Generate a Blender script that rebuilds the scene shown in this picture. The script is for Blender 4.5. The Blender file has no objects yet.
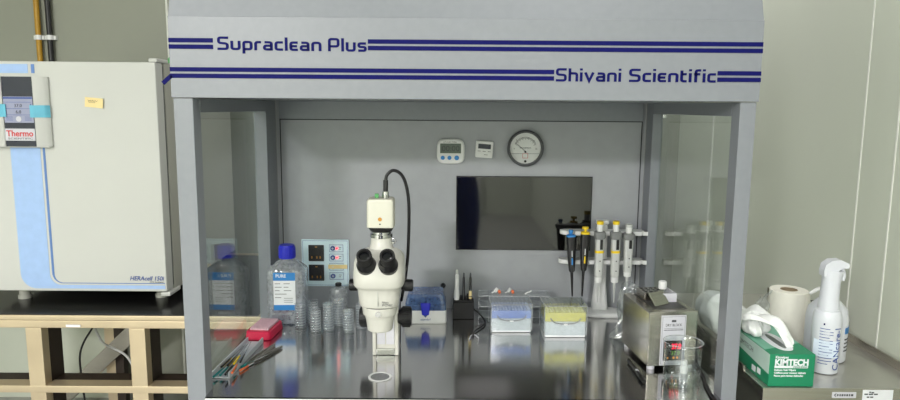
import bpy, bmesh, math, random
from mathutils import Vector, Matrix
random.seed(7)
PI = math.pi
SC = bpy.context.scene
COL = SC.collection

# ---------------------------------------------------------------- materials
def lin(c):
    return tuple(((v/255.0)/12.92 if v/255.0 <= .04045 else ((v/255.0+.055)/1.055)**2.4) for v in c) + (1.0,)

def mat(name, rgb, rough=.5, metal=0.0, var=.04, scale=30, bump=0.0, bscale=200, spec=.5, aniso=0.0, tangent=None,
        emit=None, estr=1.0, coat=0.0, stretch=None, sss=0.0):
    m = bpy.data.materials.new(name); m.use_nodes = True
    nt = m.node_tree; N = nt.nodes; L = nt.links
    b = N['Principled BSDF']
    c = lin(rgb)
    tc = N.new('ShaderNodeTexCoord'); mp = N.new('ShaderNodeMapping'); L.new(tc.outputs['Object'], mp.inputs[0])
    if stretch: mp.inputs['Scale'].default_value = stretch
    nz = N.new('ShaderNodeTexNoise'); nz.inputs['Scale'].default_value = scale; nz.inputs['Detail'].default_value = 4
    L.new(mp.outputs[0], nz.inputs['Vector'])
    rp = N.new('ShaderNodeValToRGB')
    e = rp.color_ramp.elements
    e[0].position = .3; e[1].position = .7
    e[0].color = tuple(v*(1-var) for v in c[:3])+(1,); e[1].color = tuple(min(1, v*(1+var)) for v in c[:3])+(1,)
    L.new(nz.outputs['Fac'], rp.inputs[0]); L.new(rp.outputs[0], b.inputs['Base Color'])
    mr = N.new('ShaderNodeMapRange'); mr.inputs['To Min'].default_value = max(0, rough*.88); mr.inputs['To Max'].default_value = min(1, rough*1.12)
    L.new(nz.outputs['Fac'], mr.inputs['Value']); L.new(mr.outputs[0], b.inputs['Roughness'])
    b.inputs['Metallic'].default_value = metal
    b.inputs['Specular IOR Level'].default_value = spec
    if coat: b.inputs['Coat Weight'].default_value = coat; b.inputs['Coat Roughness'].default_value = .05
    if aniso:
        b.inputs['Anisotropic'].default_value = aniso
        if tangent:
            cv = N.new('ShaderNodeCombineXYZ')
            for i in range(3): cv.inputs[i].default_value = tangent[i]
            L.new(cv.outputs[0], b.inputs['Tangent'])
    if bump:
        n2 = N.new('ShaderNodeTexNoise'); n2.inputs['Scale'].default_value = bscale; n2.inputs['Detail'].default_value = 3
        L.new(mp.outputs[0], n2.inputs['Vector'])
        bp = N.new('ShaderNodeBump'); bp.inputs['Strength'].default_value = bump; bp.inputs['Distance'].default_value = .001
        L.new(n2.outputs['Fac'], bp.inputs['Height']); L.new(bp.outputs[0], b.inputs['Normal'])
    if emit:
        b.inputs['Emission Color'].default_value = lin(emit); b.inputs['Emission Strength'].default_value = estr
    if sss:
        b.inputs['Subsurface Weight'].default_value = sss; b.inputs['Subsurface Radius'].default_value = (.01,.01,.01)
    return m

def clear(name, tint=(255,255,255), f0=.04, rough=.03, haze=0.0, hazecol=(235,238,240), bump=0.0, bscale=60):
    """thin clear sheet or moulded plastic: straight-through + Schlick reflection, optional milky part"""
    m = bpy.data.materials.new(name); m.use_nodes = True
    nt = m.node_tree; N = nt.nodes; L = nt.links
    for n in list(N):
        if n.type != 'OUTPUT_MATERIAL': N.remove(n)
    out = [n for n in N if n.type == 'OUTPUT_MATERIAL'][0]
    tr = N.new('ShaderNodeBsdfTransparent'); tr.inputs[0].default_value = lin(tint)
    gl = N.new('ShaderNodeBsdfGlossy'); gl.inputs['Roughness'].default_value = rough; gl.inputs[0].default_value = (1,1,1,1)
    lw = N.new('ShaderNodeLayerWeight'); lw.inputs['Blend'].default_value = .5
    pw = N.new('ShaderNodeMath'); pw.operation = 'POWER'; pw.inputs[1].default_value = 5
    L.new(lw.outputs['Facing'], pw.inputs[0])
    ma = N.new('ShaderNodeMath'); ma.operation = 'MULTIPLY_ADD'; ma.inputs[1].default_value = 1-f0; ma.inputs[2].default_value = f0
    L.new(pw.outputs[0], ma.inputs[0])
    base = tr.outputs[0]
    if haze:
        df = N.new('ShaderNodeBsdfDiffuse'); df.inputs[0].default_value = lin(hazecol)
        ts = N.new('ShaderNodeBsdfTranslucent'); ts.inputs[0].default_value = lin(hazecol)
        md = N.new('ShaderNodeMixShader'); md.inputs[0].default_value = .5
        L.new(df.outputs[0], md.inputs[1]); L.new(ts.outputs[0], md.inputs[2])
        nz = N.new('ShaderNodeTexNoise'); nz.inputs['Scale'].default_value = 90
        tc = N.new('ShaderNodeTexCoord'); L.new(tc.outputs['Object'], nz.inputs['Vector'])
        hr = N.new('ShaderNodeMapRange'); hr.inputs['From Min'].default_value=.3; hr.inputs['From Max'].default_value=.7
        hr.inputs['To Min'].default_value = haze*.7; hr.inputs['To Max'].default_value = min(1, haze*1.3)
        L.new(nz.outputs['Fac'], hr.inputs['Value'])
        mh = N.new('ShaderNodeMixShader'); L.new(hr.outputs[0], mh.inputs[0])
        L.new(tr.outputs[0], mh.inputs[1]); L.new(md.outputs[0], mh.inputs[2]); base = mh.outputs[0]
    mx = N.new('ShaderNodeMixShader')
    L.new(ma.outputs[0], mx.inputs[0]); L.new(base, mx.inputs[1]); L.new(gl.outputs[0], mx.inputs[2])
    if bump:
        n2 = N.new('ShaderNodeTexNoise'); n2.inputs['Scale'].default_value = bscale
        tc2 = N.new('ShaderNodeTexCoord'); L.new(tc2.outputs['Object'], n2.inputs['Vector'])
        bp = N.new('ShaderNodeBump'); bp.inputs['Strength'].default_value = bump; bp.inputs['Distance'].default_value = .003
        L.new(n2.outputs['Fac'], bp.inputs['Height']); L.new(bp.outputs[0], gl.inputs['Normal']); L.new(bp.outputs[0], lw.inputs['Normal'])
    L.new(mx.outputs[0], out.inputs[0])
    return m

M = {}
M['paint'] = mat('grey_powder_coat', (130,134,140), .3, 0, .025, 60, bump=.25, bscale=900)  # cabinet grey darkened in colour to offset the strong light outside
M['panel'] = mat('grey_hammered_panel', (157,160,164), .38, 0, .03, 25, bump=.3, bscale=700)  # same cabinet paint, kept lighter in colour for the dim interior
M['navy'] = mat('navy_vinyl', (14,16,88), .6, spec=.12)
M['dark'] = mat('dark_gap', (30,31,32), .7)
M['steel_top'] = mat('brushed_steel_worktop', (198,197,196), .13, 1.0, .03, 10, aniso=.75, tangent=(0,1,0), stretch=(60,.35,1))
M['steel'] = mat('brushed_steel', (202,197,188), .26, 1.0, .06, 8, stretch=(1,1,30))
M['steel_table'] = mat('table_steel', (208,206,200), .32, .85, .04, 12)
M['chrome'] = mat('chrome', (205,205,205), .14, 1.0)
M['rack_steel'] = mat('warm_rack_steel', (212,194,164), .36, .55, .08, 6)  # beige tint puts the room's bright reflection into the steel colour
M['steel_shade'] = mat('rack_steel_shade', (58,48,42), .5, .3)  # same rack steel; dark reflections of its side faces put into colour
M['white'] = mat('white_plastic', (226,227,226), .35)
M['microwhite'] = mat('instrument_white', (205,204,196), .3, var=.015)
M['cream'] = mat('cream_case', (208,207,192), .35, var=.015)
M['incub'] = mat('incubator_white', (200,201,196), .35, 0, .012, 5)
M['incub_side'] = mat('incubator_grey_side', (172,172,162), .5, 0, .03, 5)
M['ltblue'] = mat('light_blue_decal', (162,191,233), .4)
M['mdblue'] = mat('mid_blue_decal', (92,128,188), .4)
M['txtblue'] = mat('blue_lettering', (60,84,150), .5)
M['black'] = mat('black_plastic', (22,22,24), .35)
M['rubber'] = mat('black_rubber', (18,18,19), .6, bump=.3, bscale=400)
M['matblack'] = mat('glossy_black_mat', (20,19,20), .22)
M['screen'] = mat('black_glass_screen', (15,15,15), .05, 0, .02, spec=.72)
M['navyglass'] = mat('dark_display_glass', (42,46,58), .25)
M['lcd'] = mat('lcd_green_grey', (92,104,92), .3)
M['lcdblue'] = mat('pale_violet_display', (150,154,178), .35, emit=(150,155,190), estr=.05)
M['tape'] = mat('blue_tape', (104,184,208), .6)
M['red'] = mat('red_badge', (200,40,45), .45)
M['badge'] = mat('silver_badge', (205,205,212), .35)
M['greytext'] = mat('dark_grey_print', (70,72,76), .6)
M['yellow_note'] = mat('yellow_paper', (242,220,160), .8)
M['capblue'] = mat('royal_blue_cap', (18,28,190), .35)
M['labelblue'] = mat('label_blue', (48,132,204), .5)
M['labelwhite'] = mat('label_white', (232,234,238), .6)
M['magenta'] = mat('crimson_plastic', (205,22,70), .4)
M['foam'] = mat('speckled_white_inserts', (214,180,190), .8, var=.45, scale=420)
M['trayplastic'] = mat('pale_grey_tray', (188,192,198), .4)
M['teal'] = mat('teal_plastic', (24,130,130), .4)
M['yellow'] = mat('yellow_plastic', (238,205,30), .4)
M['tipyellow'] = mat('tip_rack_yellow', (238,226,96), .45)
M['tipblue'] = mat('tip_rack_blue', (132,158,232), .45)
M['tiphole'] = mat('tip_tops', (175,192,240), .5)
M['tipholey'] = mat('tip_tops_yellow', (242,236,140), .5)
M['orange'] = mat('orange_plastic', (226,112,60), .45)
M['panelblue'] = mat('pale_blue_plate', (214,236,244), .45)
M['ledred'] = mat('red_indicator', (255,60,60), .4, emit=(255,30,45), estr=5)
M['digitred'] = mat('red_digits', (255,30,70), .4, emit=(255,20,60), estr=1.6)
M['digitgreen'] = mat('green_digits', (90,150,60), .4, emit=(110,170,50), estr=.8)
M['amber'] = mat('amber_dot', (225,150,50), .4, emit=(235,150,50), estr=.5)
M['brassdot'] = mat('brass_contact', (190,140,70), .3, .8)
M['greenterm'] = mat('green_terminal', (80,160,90), .4)
M['pipgrey'] = mat('pipette_grey', (196,198,196), .4)
M['pipshade'] = mat('pipette_collar_grey', (128,130,130), .4)
M['gaugeface'] = mat('gauge_face', (222,224,222), .5)
M['gaugecover'] = clear('gauge_cover', rough=.02)
M['gaugerim'] = mat('gauge_rim', (70,72,75), .4)
M['green'] = mat('box_green', (22,132,92), .5, var=.02)
M['mint'] = mat('box_mint', (190,214,204), .5)
M['greydark'] = mat('box_dark_print', (104,112,110), .5)
M['tissue'] = mat('tissue_paper', (236,238,236), .9, sss=.2)
M['roll'] = mat('paper_roll', (230,228,216), .95, 0, .02, 60, bump=.4, bscale=500)
M['card'] = mat('cardboard_core', (150,135,110), .9)
M['bottlewhite'] = mat('white_spray_bottle', (210,213,219), .32, var=.01)
M['printblue'] = mat('pale_blue_print', (170,196,222), .5)
M['wall'] = mat('wall_panel_shaded', (146,149,136), .45, 0, .015, 2)  # same panels as the side walls, dimmer light put into the colour
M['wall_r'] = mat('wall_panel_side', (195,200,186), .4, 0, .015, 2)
M['joint'] = mat('panel_joint_white', (222,224,216), .5)
M['floor'] = mat('vinyl_floor', (148,149,144), .35, 0, .05, 6)
M['ceil'] = mat('ceiling_white', (225,226,222), .7)
M['pipeyellow'] = mat('yellow_pipe_paint', (176,134,30), .4)
M['glass'] = clear('side_glass', (245,248,247), .045, .01)
M['clearp'] = clear('clear_plastic', (240,243,244), .06, .06, .10)
M['dish'] = clear('petri_polystyrene', (250,251,252),   .05, .06, .02, bump=.2, bscale=200)
M['rimglint'] = clear('rim_highlight', (250,251,252), .12, .05, .36, (245,247,248))  # pale rims: thin highlights on clear dishes put into the colour
M['milky'] = clear('milky_plastic', (225,228,230), .06, .15, .42)
M['bag'] = clear('crinkled_bag', (242,244,244), .06, .10, .09, bump=1.0, bscale=70)
M['lidblue'] = clear('blue_clear_lid', (185,205,235), .06, .08, .46, (128,162,216))
M['water'] = clear('bottle_water', (236,240,246), .04, .03, .20, (225,230,240), bump=.4, bscale=90)
M['bottleclear'] = clear('clear_bottle_wall', (236,240,244), .09, .06, .30, (246,247,252), bump=.4, bscale=50)
M['beaker'] = clear('beaker_glass', (250,252,252), .09, .02)
M['blueseat'] = mat('pale_blue_sheet', (140,180,214), .6)
M['blackmesh'] = mat('black_wire_mesh', (40,40,40), .5, .3)
M['scrub'] = mat('blue_scrub_cloth', (44,62,150), .9, bump=.4, bscale=60)
M['skin'] = mat('skin', (150,104,80), .55)
M['hair'] = mat('dark_hair', (22,18,16), .7)
M['doorgrey'] = mat('grey_door_leaf', (120,124,122), .5)

# ---------------------------------------------------------------- mesh builder
def superell(rx, ry, n, seg, cx=0, cy=0):
    pts = []
    for i in range(seg):
        a = 2*PI*i/seg + PI/seg
        c, s = math.cos(a), math.sin(a)
        pts.append((cx+rx*math.copysign(abs(c)**(2/n), c), cy+ry*math.copysign(abs(s)**(2/n), s)))
    return pts

def catmull(p, k=8):
    p = [Vector(q) for q in p]; out = []
    P = [p[0]*2-p[1]] + p + [p[-1]*2-p[-2]]
    for i in range(1, len(P)-2):
        a, b, c, d = P[i-1:i+3]
        for j in range(k):
            t = j/k
            out.append(.5*((2*b)+(c-a)*t+(2*a-5*b+4*c-d)*t*t+(3*b-a-3*c+d)*t**3))
    out.append(p[-1]); return out

class MB:
    def __init__(s): s.bm = bmesh.new()
    def merge(s, o, mx=None):
        if mx is not None: bmesh.ops.transform(o, matrix=mx, verts=o.verts)
        me = bpy.data.meshes.new('t'); o.to_mesh(me); o.free(); s.bm.from_mesh(me); bpy.data.meshes.remove(me); return s
    def box(s, x0, x1, y0, y1, z0, z1, bev=0, seg=2, rot=None):
        o = bmesh.new(); bmesh.ops.create_cube(o, size=1)
        c = Vector(((x0+x1)/2, (y0+y1)/2, (z0+z1)/2)); d = Vector((abs(x1-x0), abs(y1-y0), abs(z1-z0)))
        bmesh.ops.scale(o, vec=d, verts=o.verts)
        if bev: bmesh.ops.bevel(o, geom=list(o.edges), offset=min(bev, min(d)*.45), segments=seg, affect='EDGES', profile=.5)
        if rot is not None: bmesh.ops.transform(o, matrix=rot.to_4x4(), verts=o.verts)
        bmesh.ops.translate(o, vec=c, verts=o.verts)
        return s.merge(o)
    def cyl(s, p0, p1, r0, r1=None, seg=28, bev=0):
        p0, p1 = Vector(p0), Vector(p1); r1 = r0 if r1 is None else r1; h = (p1-p0).length
        o = bmesh.new(); bmesh.ops.create_cone(o, cap_ends=True, segments=seg, radius1=r0, radius2=r1, depth=h)
        if bev: bmesh.ops.bevel(o, geom=[e for e in o.edges if abs(e.verts[0].co.z-e.verts[1].co.z) < 1e-6], offset=bev, segments=2, affect='EDGES')
        q = Vector((0,0,1)).rotation_difference((p1-p0).normalized())
        return s.merge(o, Matrix.Translation((p0+p1)/2) @ q.to_matrix().to_4x4())
    def loft(s, secs, seg=32, cap0=True, cap1=True):
        """secs: (z, rx, ry, n, cx, cy)"""
        rings = []
        for q in secs:
            z, rx, ry = q[:3]; n = q[3] if len(q) > 3 else 2; cx = q[4] if len(q) > 4 else 0; cy = q[5] if len(q) > 5 else 0
            rings.append([s.bm.verts.new((x, y, z)) for x, y in superell(rx, ry, n, seg, cx, cy)])
        for a, b in zip(rings, rings[1:]):
            for i in range(seg): s.bm.faces.new((a[i], a[(i+1) % seg], b[(i+1) % seg], b[i]))
        if cap0: s.bm.faces.new(rings[0][::-1])
        if cap1: s.bm.faces.new(rings[-1])
        return s
    def tube(s, pts, r, seg=10, k=8, smooth=True, r1=None):
        p = catmull(pts, k) if smooth else [Vector(q) for q in pts]
        n = len(p); rings = []; up = None
        for i in range(n):
            t = (p[min(i+1, n-1)]-p[max(i-1, 0)]).normalized()
            if up is None:
                up = Vector((0,0,1)) if abs(t.z) < .9 else Vector((1,0,0))
            a = t.cross(up).normalized(); b = a.cross(t).normalized(); up = b
            rr = r if r1 is None else r+(r1-r)*i/(n-1)
            rings.append([s.bm.verts.new(p[i]+a*rr*math.cos(2*PI*j/seg)+b*rr*math.sin(2*PI*j/seg)) for j in range(seg)])
        for a, b in zip(rings, rings[1:]):
            for i in range(seg): s.bm.faces.new((a[i], b[i], b[(i+1) % seg], a[(i+1) % seg]))
        s.bm.faces.new(rings[0]); s.bm.faces.new(rings[-1][::-1]); return s
    def prism(s, poly, f0, f1):
        """f0, f1 map a 2-D point to 3-D: the two faces"""
        a = [s.bm.verts.new(f0(*q)) for q in poly]; b = [s.bm.verts.new(f1(*q)) for q in poly]
        s.bm.faces.new(a); s.bm.faces.new(b[::-1]); n = len(poly)
        for i in range(n): s.bm.faces.new((a[i], b[i], b[(i+1) % n], a[(i+1) % n]))
        return s
    def sheet(s, fn, nu, nv, th=.0006):
        """a thin skin of real thickness over fn(u, v) -> point"""
        g = [[Vector(fn(i/nu, j/nv)) for j in range(nv+1)] for i in range(nu+1)]
        nm = [[None]*(nv+1) for _ in range(nu+1)]
        for i in range(nu+1):
            for j in range(nv+1):
                du = g[min(i+1, nu)][j]-g[max(i-1, 0)][j]; dv = g[i][min(j+1, nv)]-g[i][max(j-1, 0)]
                n = du.cross(dv); nm[i][j] = n.normalized() if n.length > 1e-12 else Vector((0,0,1))
        A = [[s.bm.verts.new(g[i][j]+nm[i][j]*th/2) for j in range(nv+1)] for i in range(nu+1)]
        B = [[s.bm.verts.new(g[i][j]-nm[i][j]*th/2) for j in range(nv+1)] for i in range(nu+1)]
        for i in range(nu):
            for j in range(nv):
                s.bm.faces.new((A[i][j], A[i+1][j], A[i+1][j+1], A[i][j+1])); s.bm.faces.new((B[i][j], B[i][j+1], B[i+1][j+1], B[i+1][j]))
        for i in range(nu):
            s.bm.faces.new((A[i][0], B[i][0], B[i+1][0], A[i+1][0])); s.bm.faces.new((A[i][nv], A[i+1][nv], B[i+1][nv], B[i][nv]))
        for j in range(nv):
            s.bm.faces.new((A[0][j], A[0][j+1], B[0][j+1], B[0][j])); s.bm.faces.new((A[nu][j], B[nu][j], B[nu][j+1], A[nu][j+1]))
        return s
    def build(s, name, m, parent=None, smooth=True, angle=35, label=None, recalc=True):
        if recalc: bmesh.ops.recalc_face_normals(s.bm, faces=s.bm.faces)
        me = bpy.data.meshes.new(name); s.bm.to_mesh(me); s.bm.free()
        o = bpy.data.objects.new(name, me); COL.objects.link(o)
        me.materials.append(M[m] if isinstance(m, str) else m)
        if smooth:
            for p in me.polygons: p.use_smooth = True
            me.set_sharp_from_angle(angle=math.radians(angle))
        wn = o.modifiers.new('weighted', 'WEIGHTED_NORMAL'); wn.keep_sharp = True; wn.mode = 'FACE_AREA'
        if parent: o.parent = parent
        if label: o['label'] = label
        return o

def tag(o, label, cat, group=None, kind=None):
    o['label'] = label; o['category'] = cat
    if group: o['group'] = group
    if kind: o['kind'] = kind
    return o
def thing(name, label, cat, loc=(0,0,0), rz=0, group=None):
    o = bpy.data.objects.new(name, None); o.empty_display_size = .05; COL.objects.link(o)
    o.location = loc; o.rotation_euler = (0,0,math.radians(rz)); return tag(o, label, cat, group)
def struct(name, mb, m, parent=None):
    o = mb.build(name, m, parent); o['kind'] = 'structure'; return o
def BX(*a, **k): return MB().box(*a, **k)

def text(name, body, size, m, parent, loc, rot=(PI/2,0,0), align='LEFT', bold=0.0, shear=0.0, width=None, th=.0003):
    cu = bpy.data.curves.new(name, 'FONT'); cu.body = body; cu.size = size; cu.align_x = align; cu.extrude = th; cu.offset = bold; cu.shear = shear
    cu.resolution_u = 3
    o = bpy.data.objects.new(name, cu); COL.objects.link(o)
    bpy.context.view_layer.update()
    me = bpy.data.meshes.new_from_object(o.evaluated_get(bpy.context.evaluated_depsgraph_get()))
    bpy.data.objects.remove(o); bpy.data.curves.remove(cu)
    if width:
        xs = [v.co.x for v in me.vertices]; w = max(xs)-min(xs); f = width/w
        for v in me.vertices: v.co.x *= f
    r = bpy.data.objects.new(name, me); COL.objects.link(r); me.materials.clear(); me.materials.append(M[m])
    r.location = loc; r.rotation_euler = rot; r.parent = parent
    return r

# rounded stroke lettering for the cabinet fascia
GLY = {'S': (7.0, [[(6.9,9.2),(.8,9.2),(.8,5.3),(6.2,4.8),(6.2,.8),(0,.8)]]), 'u': (6.2, [[(.8,7),(.8,.8),(5.4,.8),(5.4,7)]]),
 'p': (6.2, [[(.8,-2.6),(.8,6.2),(5.4,6.2),(5.4,.8),(.8,.8)]]), 'r': (4.2, [[(.8,0),(.8,6.2),(4.2,6.2)]]),
 'a': (6.0, [[(1,6.2),(5.2,6.2),(5.2,0)],[(5.2,3.6),(.8,3.6),(.8,.8),(5.2,.8)]]), 'c': (5.2, [[(5.2,6.2),(.8,6.2),(.8,.8),(5.2,.8)]]),
 'l': (1.6, [[(.8,10),(.8,0)]]), 'e': (5.2, [[(5.2,6.2),(.8,6.2),(.8,.8),(5.2,.8)],[(.8,3.5),(4.7,3.5)]]),
 'n': (6.2, [[(.8,0),(.8,6.2),(5.4,6.2),(5.4,0)]]), 'P': (7.2, [[(.8,0),(.8,9.2),(6.4,9.2),(6.4,3.8),(.8,3.8)]]),
 's': (5.8, [[(5.4,6.2),(.8,6.2),(.8,3.6),(5.0,3.4),(5.0,.8),(.4,.8)]]), 'h': (6.2, [[(.8,10),(.8,0)],[(.8,6.2),(5.4,6.2),(5.4,0)]]),
 'i': (1.6, [[(.8,7),(.8,0)],[(.8,10),(.8,8.5)]]), 'v': (6.4, [[(.6,7),(3.2,.5),(5.8,7)]]),
 't': (4.0, [[(.8,9),(.8,.8),(4.0,.8)],[(.8,6.2),(3.8,6.2)]]), 'f': (4.4, [[(4.4,9.2),(1.4,9.2),(1.4,0)],[(0.2,6.2),(4.0,6.2)]]), ' ': (3.4, [])}
def rounded(pl, r=1.5):
    out = [Vector(pl[0])]
    for i in range(1, len(pl)-1):
        a, b, c = Vector(pl[i-1]), Vector(pl[i]), Vector(pl[i+1])
        if len(pl) == 3 and abs(a.y-7) < .1 and abs(c.y-7) < .1 and abs(b.y-.5) < .1: out.append(b); continue
        q = min(r, (a-b).length*.48, (c-b).length*.48)
        p, s_ = b+(a-b).normalized()*q, b+(c-b).normalized()*q
        for j in range(6):
            t = j/5; out.append((1-t)**2*p+2*t*(1-t)*b+t*t*s_)
    out.append(Vector(pl[-1])); return out
def strokes(word, X0, X1, Z0, cap, Y, slope=0):
    tot = sum(GLY[c][0] for c in word)+1.25*(len(word)-1); fx = (X1-X0)/tot; fz = cap/10; mb = MB(); cx = 0; hw = .88
    for ch in word:
        w, pls = GLY[ch]
        for pl in pls:
            p = rounded(pl); n = len(p); Lr, Rr = [], []
            for i in range(n):
                t0 = (p[i]-p[i-1]).normalized() if i else (p[1]-p[0]).normalized()
                t1 = (p[i+1]-p[i]).normalized() if i < n-1 else t0
                t = (t0+t1).normalized(); nn = Vector((-t.y, t.x)); k = hw/max(.4, nn.dot(Vector((-t0.y, t0.x))))
                Lr.append(p[i]+nn*k); Rr.append(p[i]-nn*k)
            def F(y):
                return lambda v: mb.bm.verts.new((X0+(v.x+cx)*fx, y, Z0+v.y*fz+slope*(v.x+cx)*fx))
            f, g = F(Y), F(Y+.0008)
            a = [f(v) for v in Lr]; b = [f(v) for v in Rr]; c = [g(v) for v in Lr]; d = [g(v) for v in Rr]
            for i in range(n-1):
                mb.bm.faces.new((a[i], b[i], b[i+1], a[i+1])); mb.bm.faces.new((c[i], c[i+1], d[i+1], d[i]))
                mb.bm.faces.new((a[i], a[i+1], c[i+1], c[i])); mb.bm.faces.new((b[i], d[i], d[i+1], b[i+1]))
            mb.bm.faces.new((a[0], c[0], d[0], b[0])); mb.bm.faces.new((a[-1], b[-1], d[-1], c[-1]))
        cx += w+1.25
    return mb
def R3(ax, deg): return Matrix.Rotation(math.radians(deg), 3, ax)

# ---------------------------------------------------------------- the room
WZ = .80          # hood worktop height
BW, RW, LW, FW, CH = 1.80, 1.135, -3.3, -6.2, 2.75
struct('floor', BX(LW-.1, RW+.1, FW-.1, BW+.1, -.1, 0), 'floor')
struct('ceiling', BX(LW-.1, RW+.1, FW-.1, BW+.1, CH, CH+.1), 'ceil')
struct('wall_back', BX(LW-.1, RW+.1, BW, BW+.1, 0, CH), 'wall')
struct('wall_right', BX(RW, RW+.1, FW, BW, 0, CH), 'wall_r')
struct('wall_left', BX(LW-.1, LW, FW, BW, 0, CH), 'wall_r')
struct('wall_front', BX(LW-.1, RW+.1, FW-.1, FW, 0, CH), 'wall_r')
struct('trim_1', BX(RW-.002, RW, .331, .336, 0, CH), 'joint')
struct('trim_2', BX(RW-.002, RW, .190, .195, 0, CH), 'joint')
struct('trim_3', BX(RW-.004, RW, 1.371, 1.382, 0, CH), 'joint')
struct('trim_4', BX(-1.372, -1.362, BW-.004, BW, 0, CH), 'joint')
d1 = struct('door_1', BX(-.55, .35, FW, FW+.04, 0, 2.05, .004), 'doorgrey')
struct('door_frame', MB().box(-.62, -.55, FW, FW+.06, 0, 2.12, .004).box(.35, .42, FW, FW+.06, 0, 2.12, .004).box(-.55, .35, FW, FW+.06, 2.05, 2.12, .004), 'joint', d1)
struct('door_handle', MB().cyl((.27, FW+.04, 1.0), (.27, FW+.09, 1.0), .01).cyl((.27, FW+.09, 1.0), (.16, FW+.09, 1.0), .009), 'chrome', d1)

for nm, X, m, lb in (('yellow_pipe', -1.982, 'pipeyellow', 'yellow vertical pipe clipped to the wall behind the incubator'),
                     ('black_pipe', -1.928, 'black', 'black vertical pipe on the wall just right of the yellow pipe')):
    t = thing(nm, lb, 'pipe', (X, BW-.022, 0))
    MB().cyl((0,0,.95), (0,0,CH), .0125).build('pipe_run', m, t)
    for z in (1.2, 1.80, 2.4):
        MB().box(-.026, .026, .002, .022, z-.010, z+.010, .002).cyl((0,0,z-.011), (0,0,z+.011), .0155).build('pipe_clip', 'white', t)

# ---------------------------------------------------------------- clean-air cabinet
XL, XR = -.6178, .685         # outer faces of the cabinet
IL, IR = -.574, .6485         # inner faces of the posts
hood = thing('laminar_flow_cabinet', 'large grey laminar flow cabinet with blue striped fascia and glass sides', 'laminar flow cabinet')
BY = .711
MB().box(XL, IL, 0, .045, .02, 1.4985, .002).build('front_post', 'paint', hood)
MB().box(IR, XR, 0, .045, .02, 1.4985, .002).build('front_post', 'paint', hood)
MB().box(XL+.004, IL, .595, BY, .02, 1.50, .002).build('rear_post', 'paint', hood)
MB().box(IR, XR-.004, .640, BY, .02, 1.50, .002).build('rear_post', 'paint', hood)
MB().box(XL+.002, IL, .045, .595, 1.466, 1.4985, .001).build('side_rail', 'paint', hood)
MB().box(IR, XR-.002, .045, .640, 1.466, 1.4985, .001).build('side_rail', 'paint', hood)
MB().box(XL+.004, XL+.010, .045, .595, .775, 1.466).build('glass_pane', 'glass', hood)
MB().box(XR-.010, XR-.004, .045, .640, .775, 1.466).build('glass_pane', 'glass', hood)
MB().box(XR-.012, XR-.002, .618, .630, 1.452, 1.466, .002).build('glass_clip', 'chrome', hood)
MB().box(IL, IR, BY+.0008, BY+.03, .78, 1.50).build('back_panel', 'panel', hood)
MB().box(IL+.012, IR-.012, BY-.012, BY, 1.4405, 1.50, .002).build('upper_rear_rail', 'paint', hood)
MB().box(IL+.012, IL+.0145, BY-.002, BY, WZ, 1.44).box(IR-.0145, IR-.012, BY-.002, BY, WZ, 1.44).box(IL+.012, IR-.012, BY-.003, BY, 1.4375, 1.4405).build('panel_seam', 'dark', hood)
# top housing: bent sheet, the fascia then a face that leans back
HT = MB()
prof = [(0, 1.5), (0, 1.676), (.06, 1.86), (.06, 2.2), (BY+.03, 2.2), (BY+.03, 1.5)]
HT.prism(prof, lambda y, z: (XL-.002, y, z), lambda y, z: (XR+.003, y, z))
HT.build('top_housing', 'paint', hood, angle=20)
fa = MB().box(XL-.002, XR+.003, -.004, .0, 1.4995, 1.676, .001).build('fascia', 'paint', hood)
YF = -.0052
st = MB()
for a, b in ((XL-.002, -.522), (-.1815, XR+.003)):
    for z in (1.6055, 1.6195): st.box(a, b, YF, -.004, z, z+.0095)
for a, b in ((XL-.002, .230), (.5915, XR+.003)):
    for z in (1.5425, 1.5565): st.box(a, b, YF, -.004, z, z+.0095)
st.merge(BX(-.013, .013, -.0006, .0006, -.0047, .0047).bm, Matrix.Translation((XL-.009, -.0046, 1.539)) @ Matrix.Rotation(math.radians(-42), 4, 'Y')); st.build('stripe', 'navy', fa, smooth=False)
strokes('Supraclean', -.5125, -.2840, 1.6040, .0285, YF, -.006).build('lettering', 'navy', fa, smooth=False)
strokes('Plus', -.2690, -.1842, 1.6025, .0285, YF, -.004).build('lettering', 'navy', fa, smooth=False)
strokes('Shivani', .2340, .3780, 1.5410, .0285, YF, .0).build('lettering', 'navy', fa, smooth=False)
strokes('Scientific', .3960, .5880, 1.5410, .0285, YF, .0).build('lettering', 'navy', fa, smooth=False)
# worktop with rolled front lip and the round stage insert
wt = MB().prism([(IL-.034, .046), (IL, .046), (IL, -.006), (IR, -.006), (IR, .046), (IR+.026, .046), (IR+.026, BY), (IL-.034, BY)], lambda x, y: (x, y, WZ-.0007), lambda x, y: (x, y, WZ-.03)).build('worktop', 'steel_top', hood)
MB().box(IL, IR, -.012, -.006, WZ-.035, WZ-.003, .002).build('front_lip', 'white', wt)  # white stands for the ceiling's reflection on the steel lip
sr = MB()
N_ = 48
ring = [[sr.bm.verts.new((-.1735+r*math.cos(2*PI*i/N_), .1166+r*math.sin(2*PI*i/N_), z)) for i in range(N_)] for r, z in ((.030, WZ+.0002), (.030, WZ+.0012), (.024, WZ+.0012), (.024, WZ+.0002))]
for k in range(4):
    a, b = ring[k], ring[(k+1) % 4]
    for i in range(N_): sr.bm.faces.new((a[i], a[(i+1) % N_], b[(i+1) % N_], b[i]))
sr.build('stage_ring', 'white', wt)
MB().cyl((-.1735, .1166, WZ+.0002), (-.1735, .1166, WZ+.0008), .0238, seg=40).build('stage_glass', mat('stage_glass_grey', (120,122,124), .3, .5, .3, 300), wt)
MB().box(XL+.002, XR-.002, .0, BY+.03, .60, .765, .002).build('base_cabinet', 'paint', hood)

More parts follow.
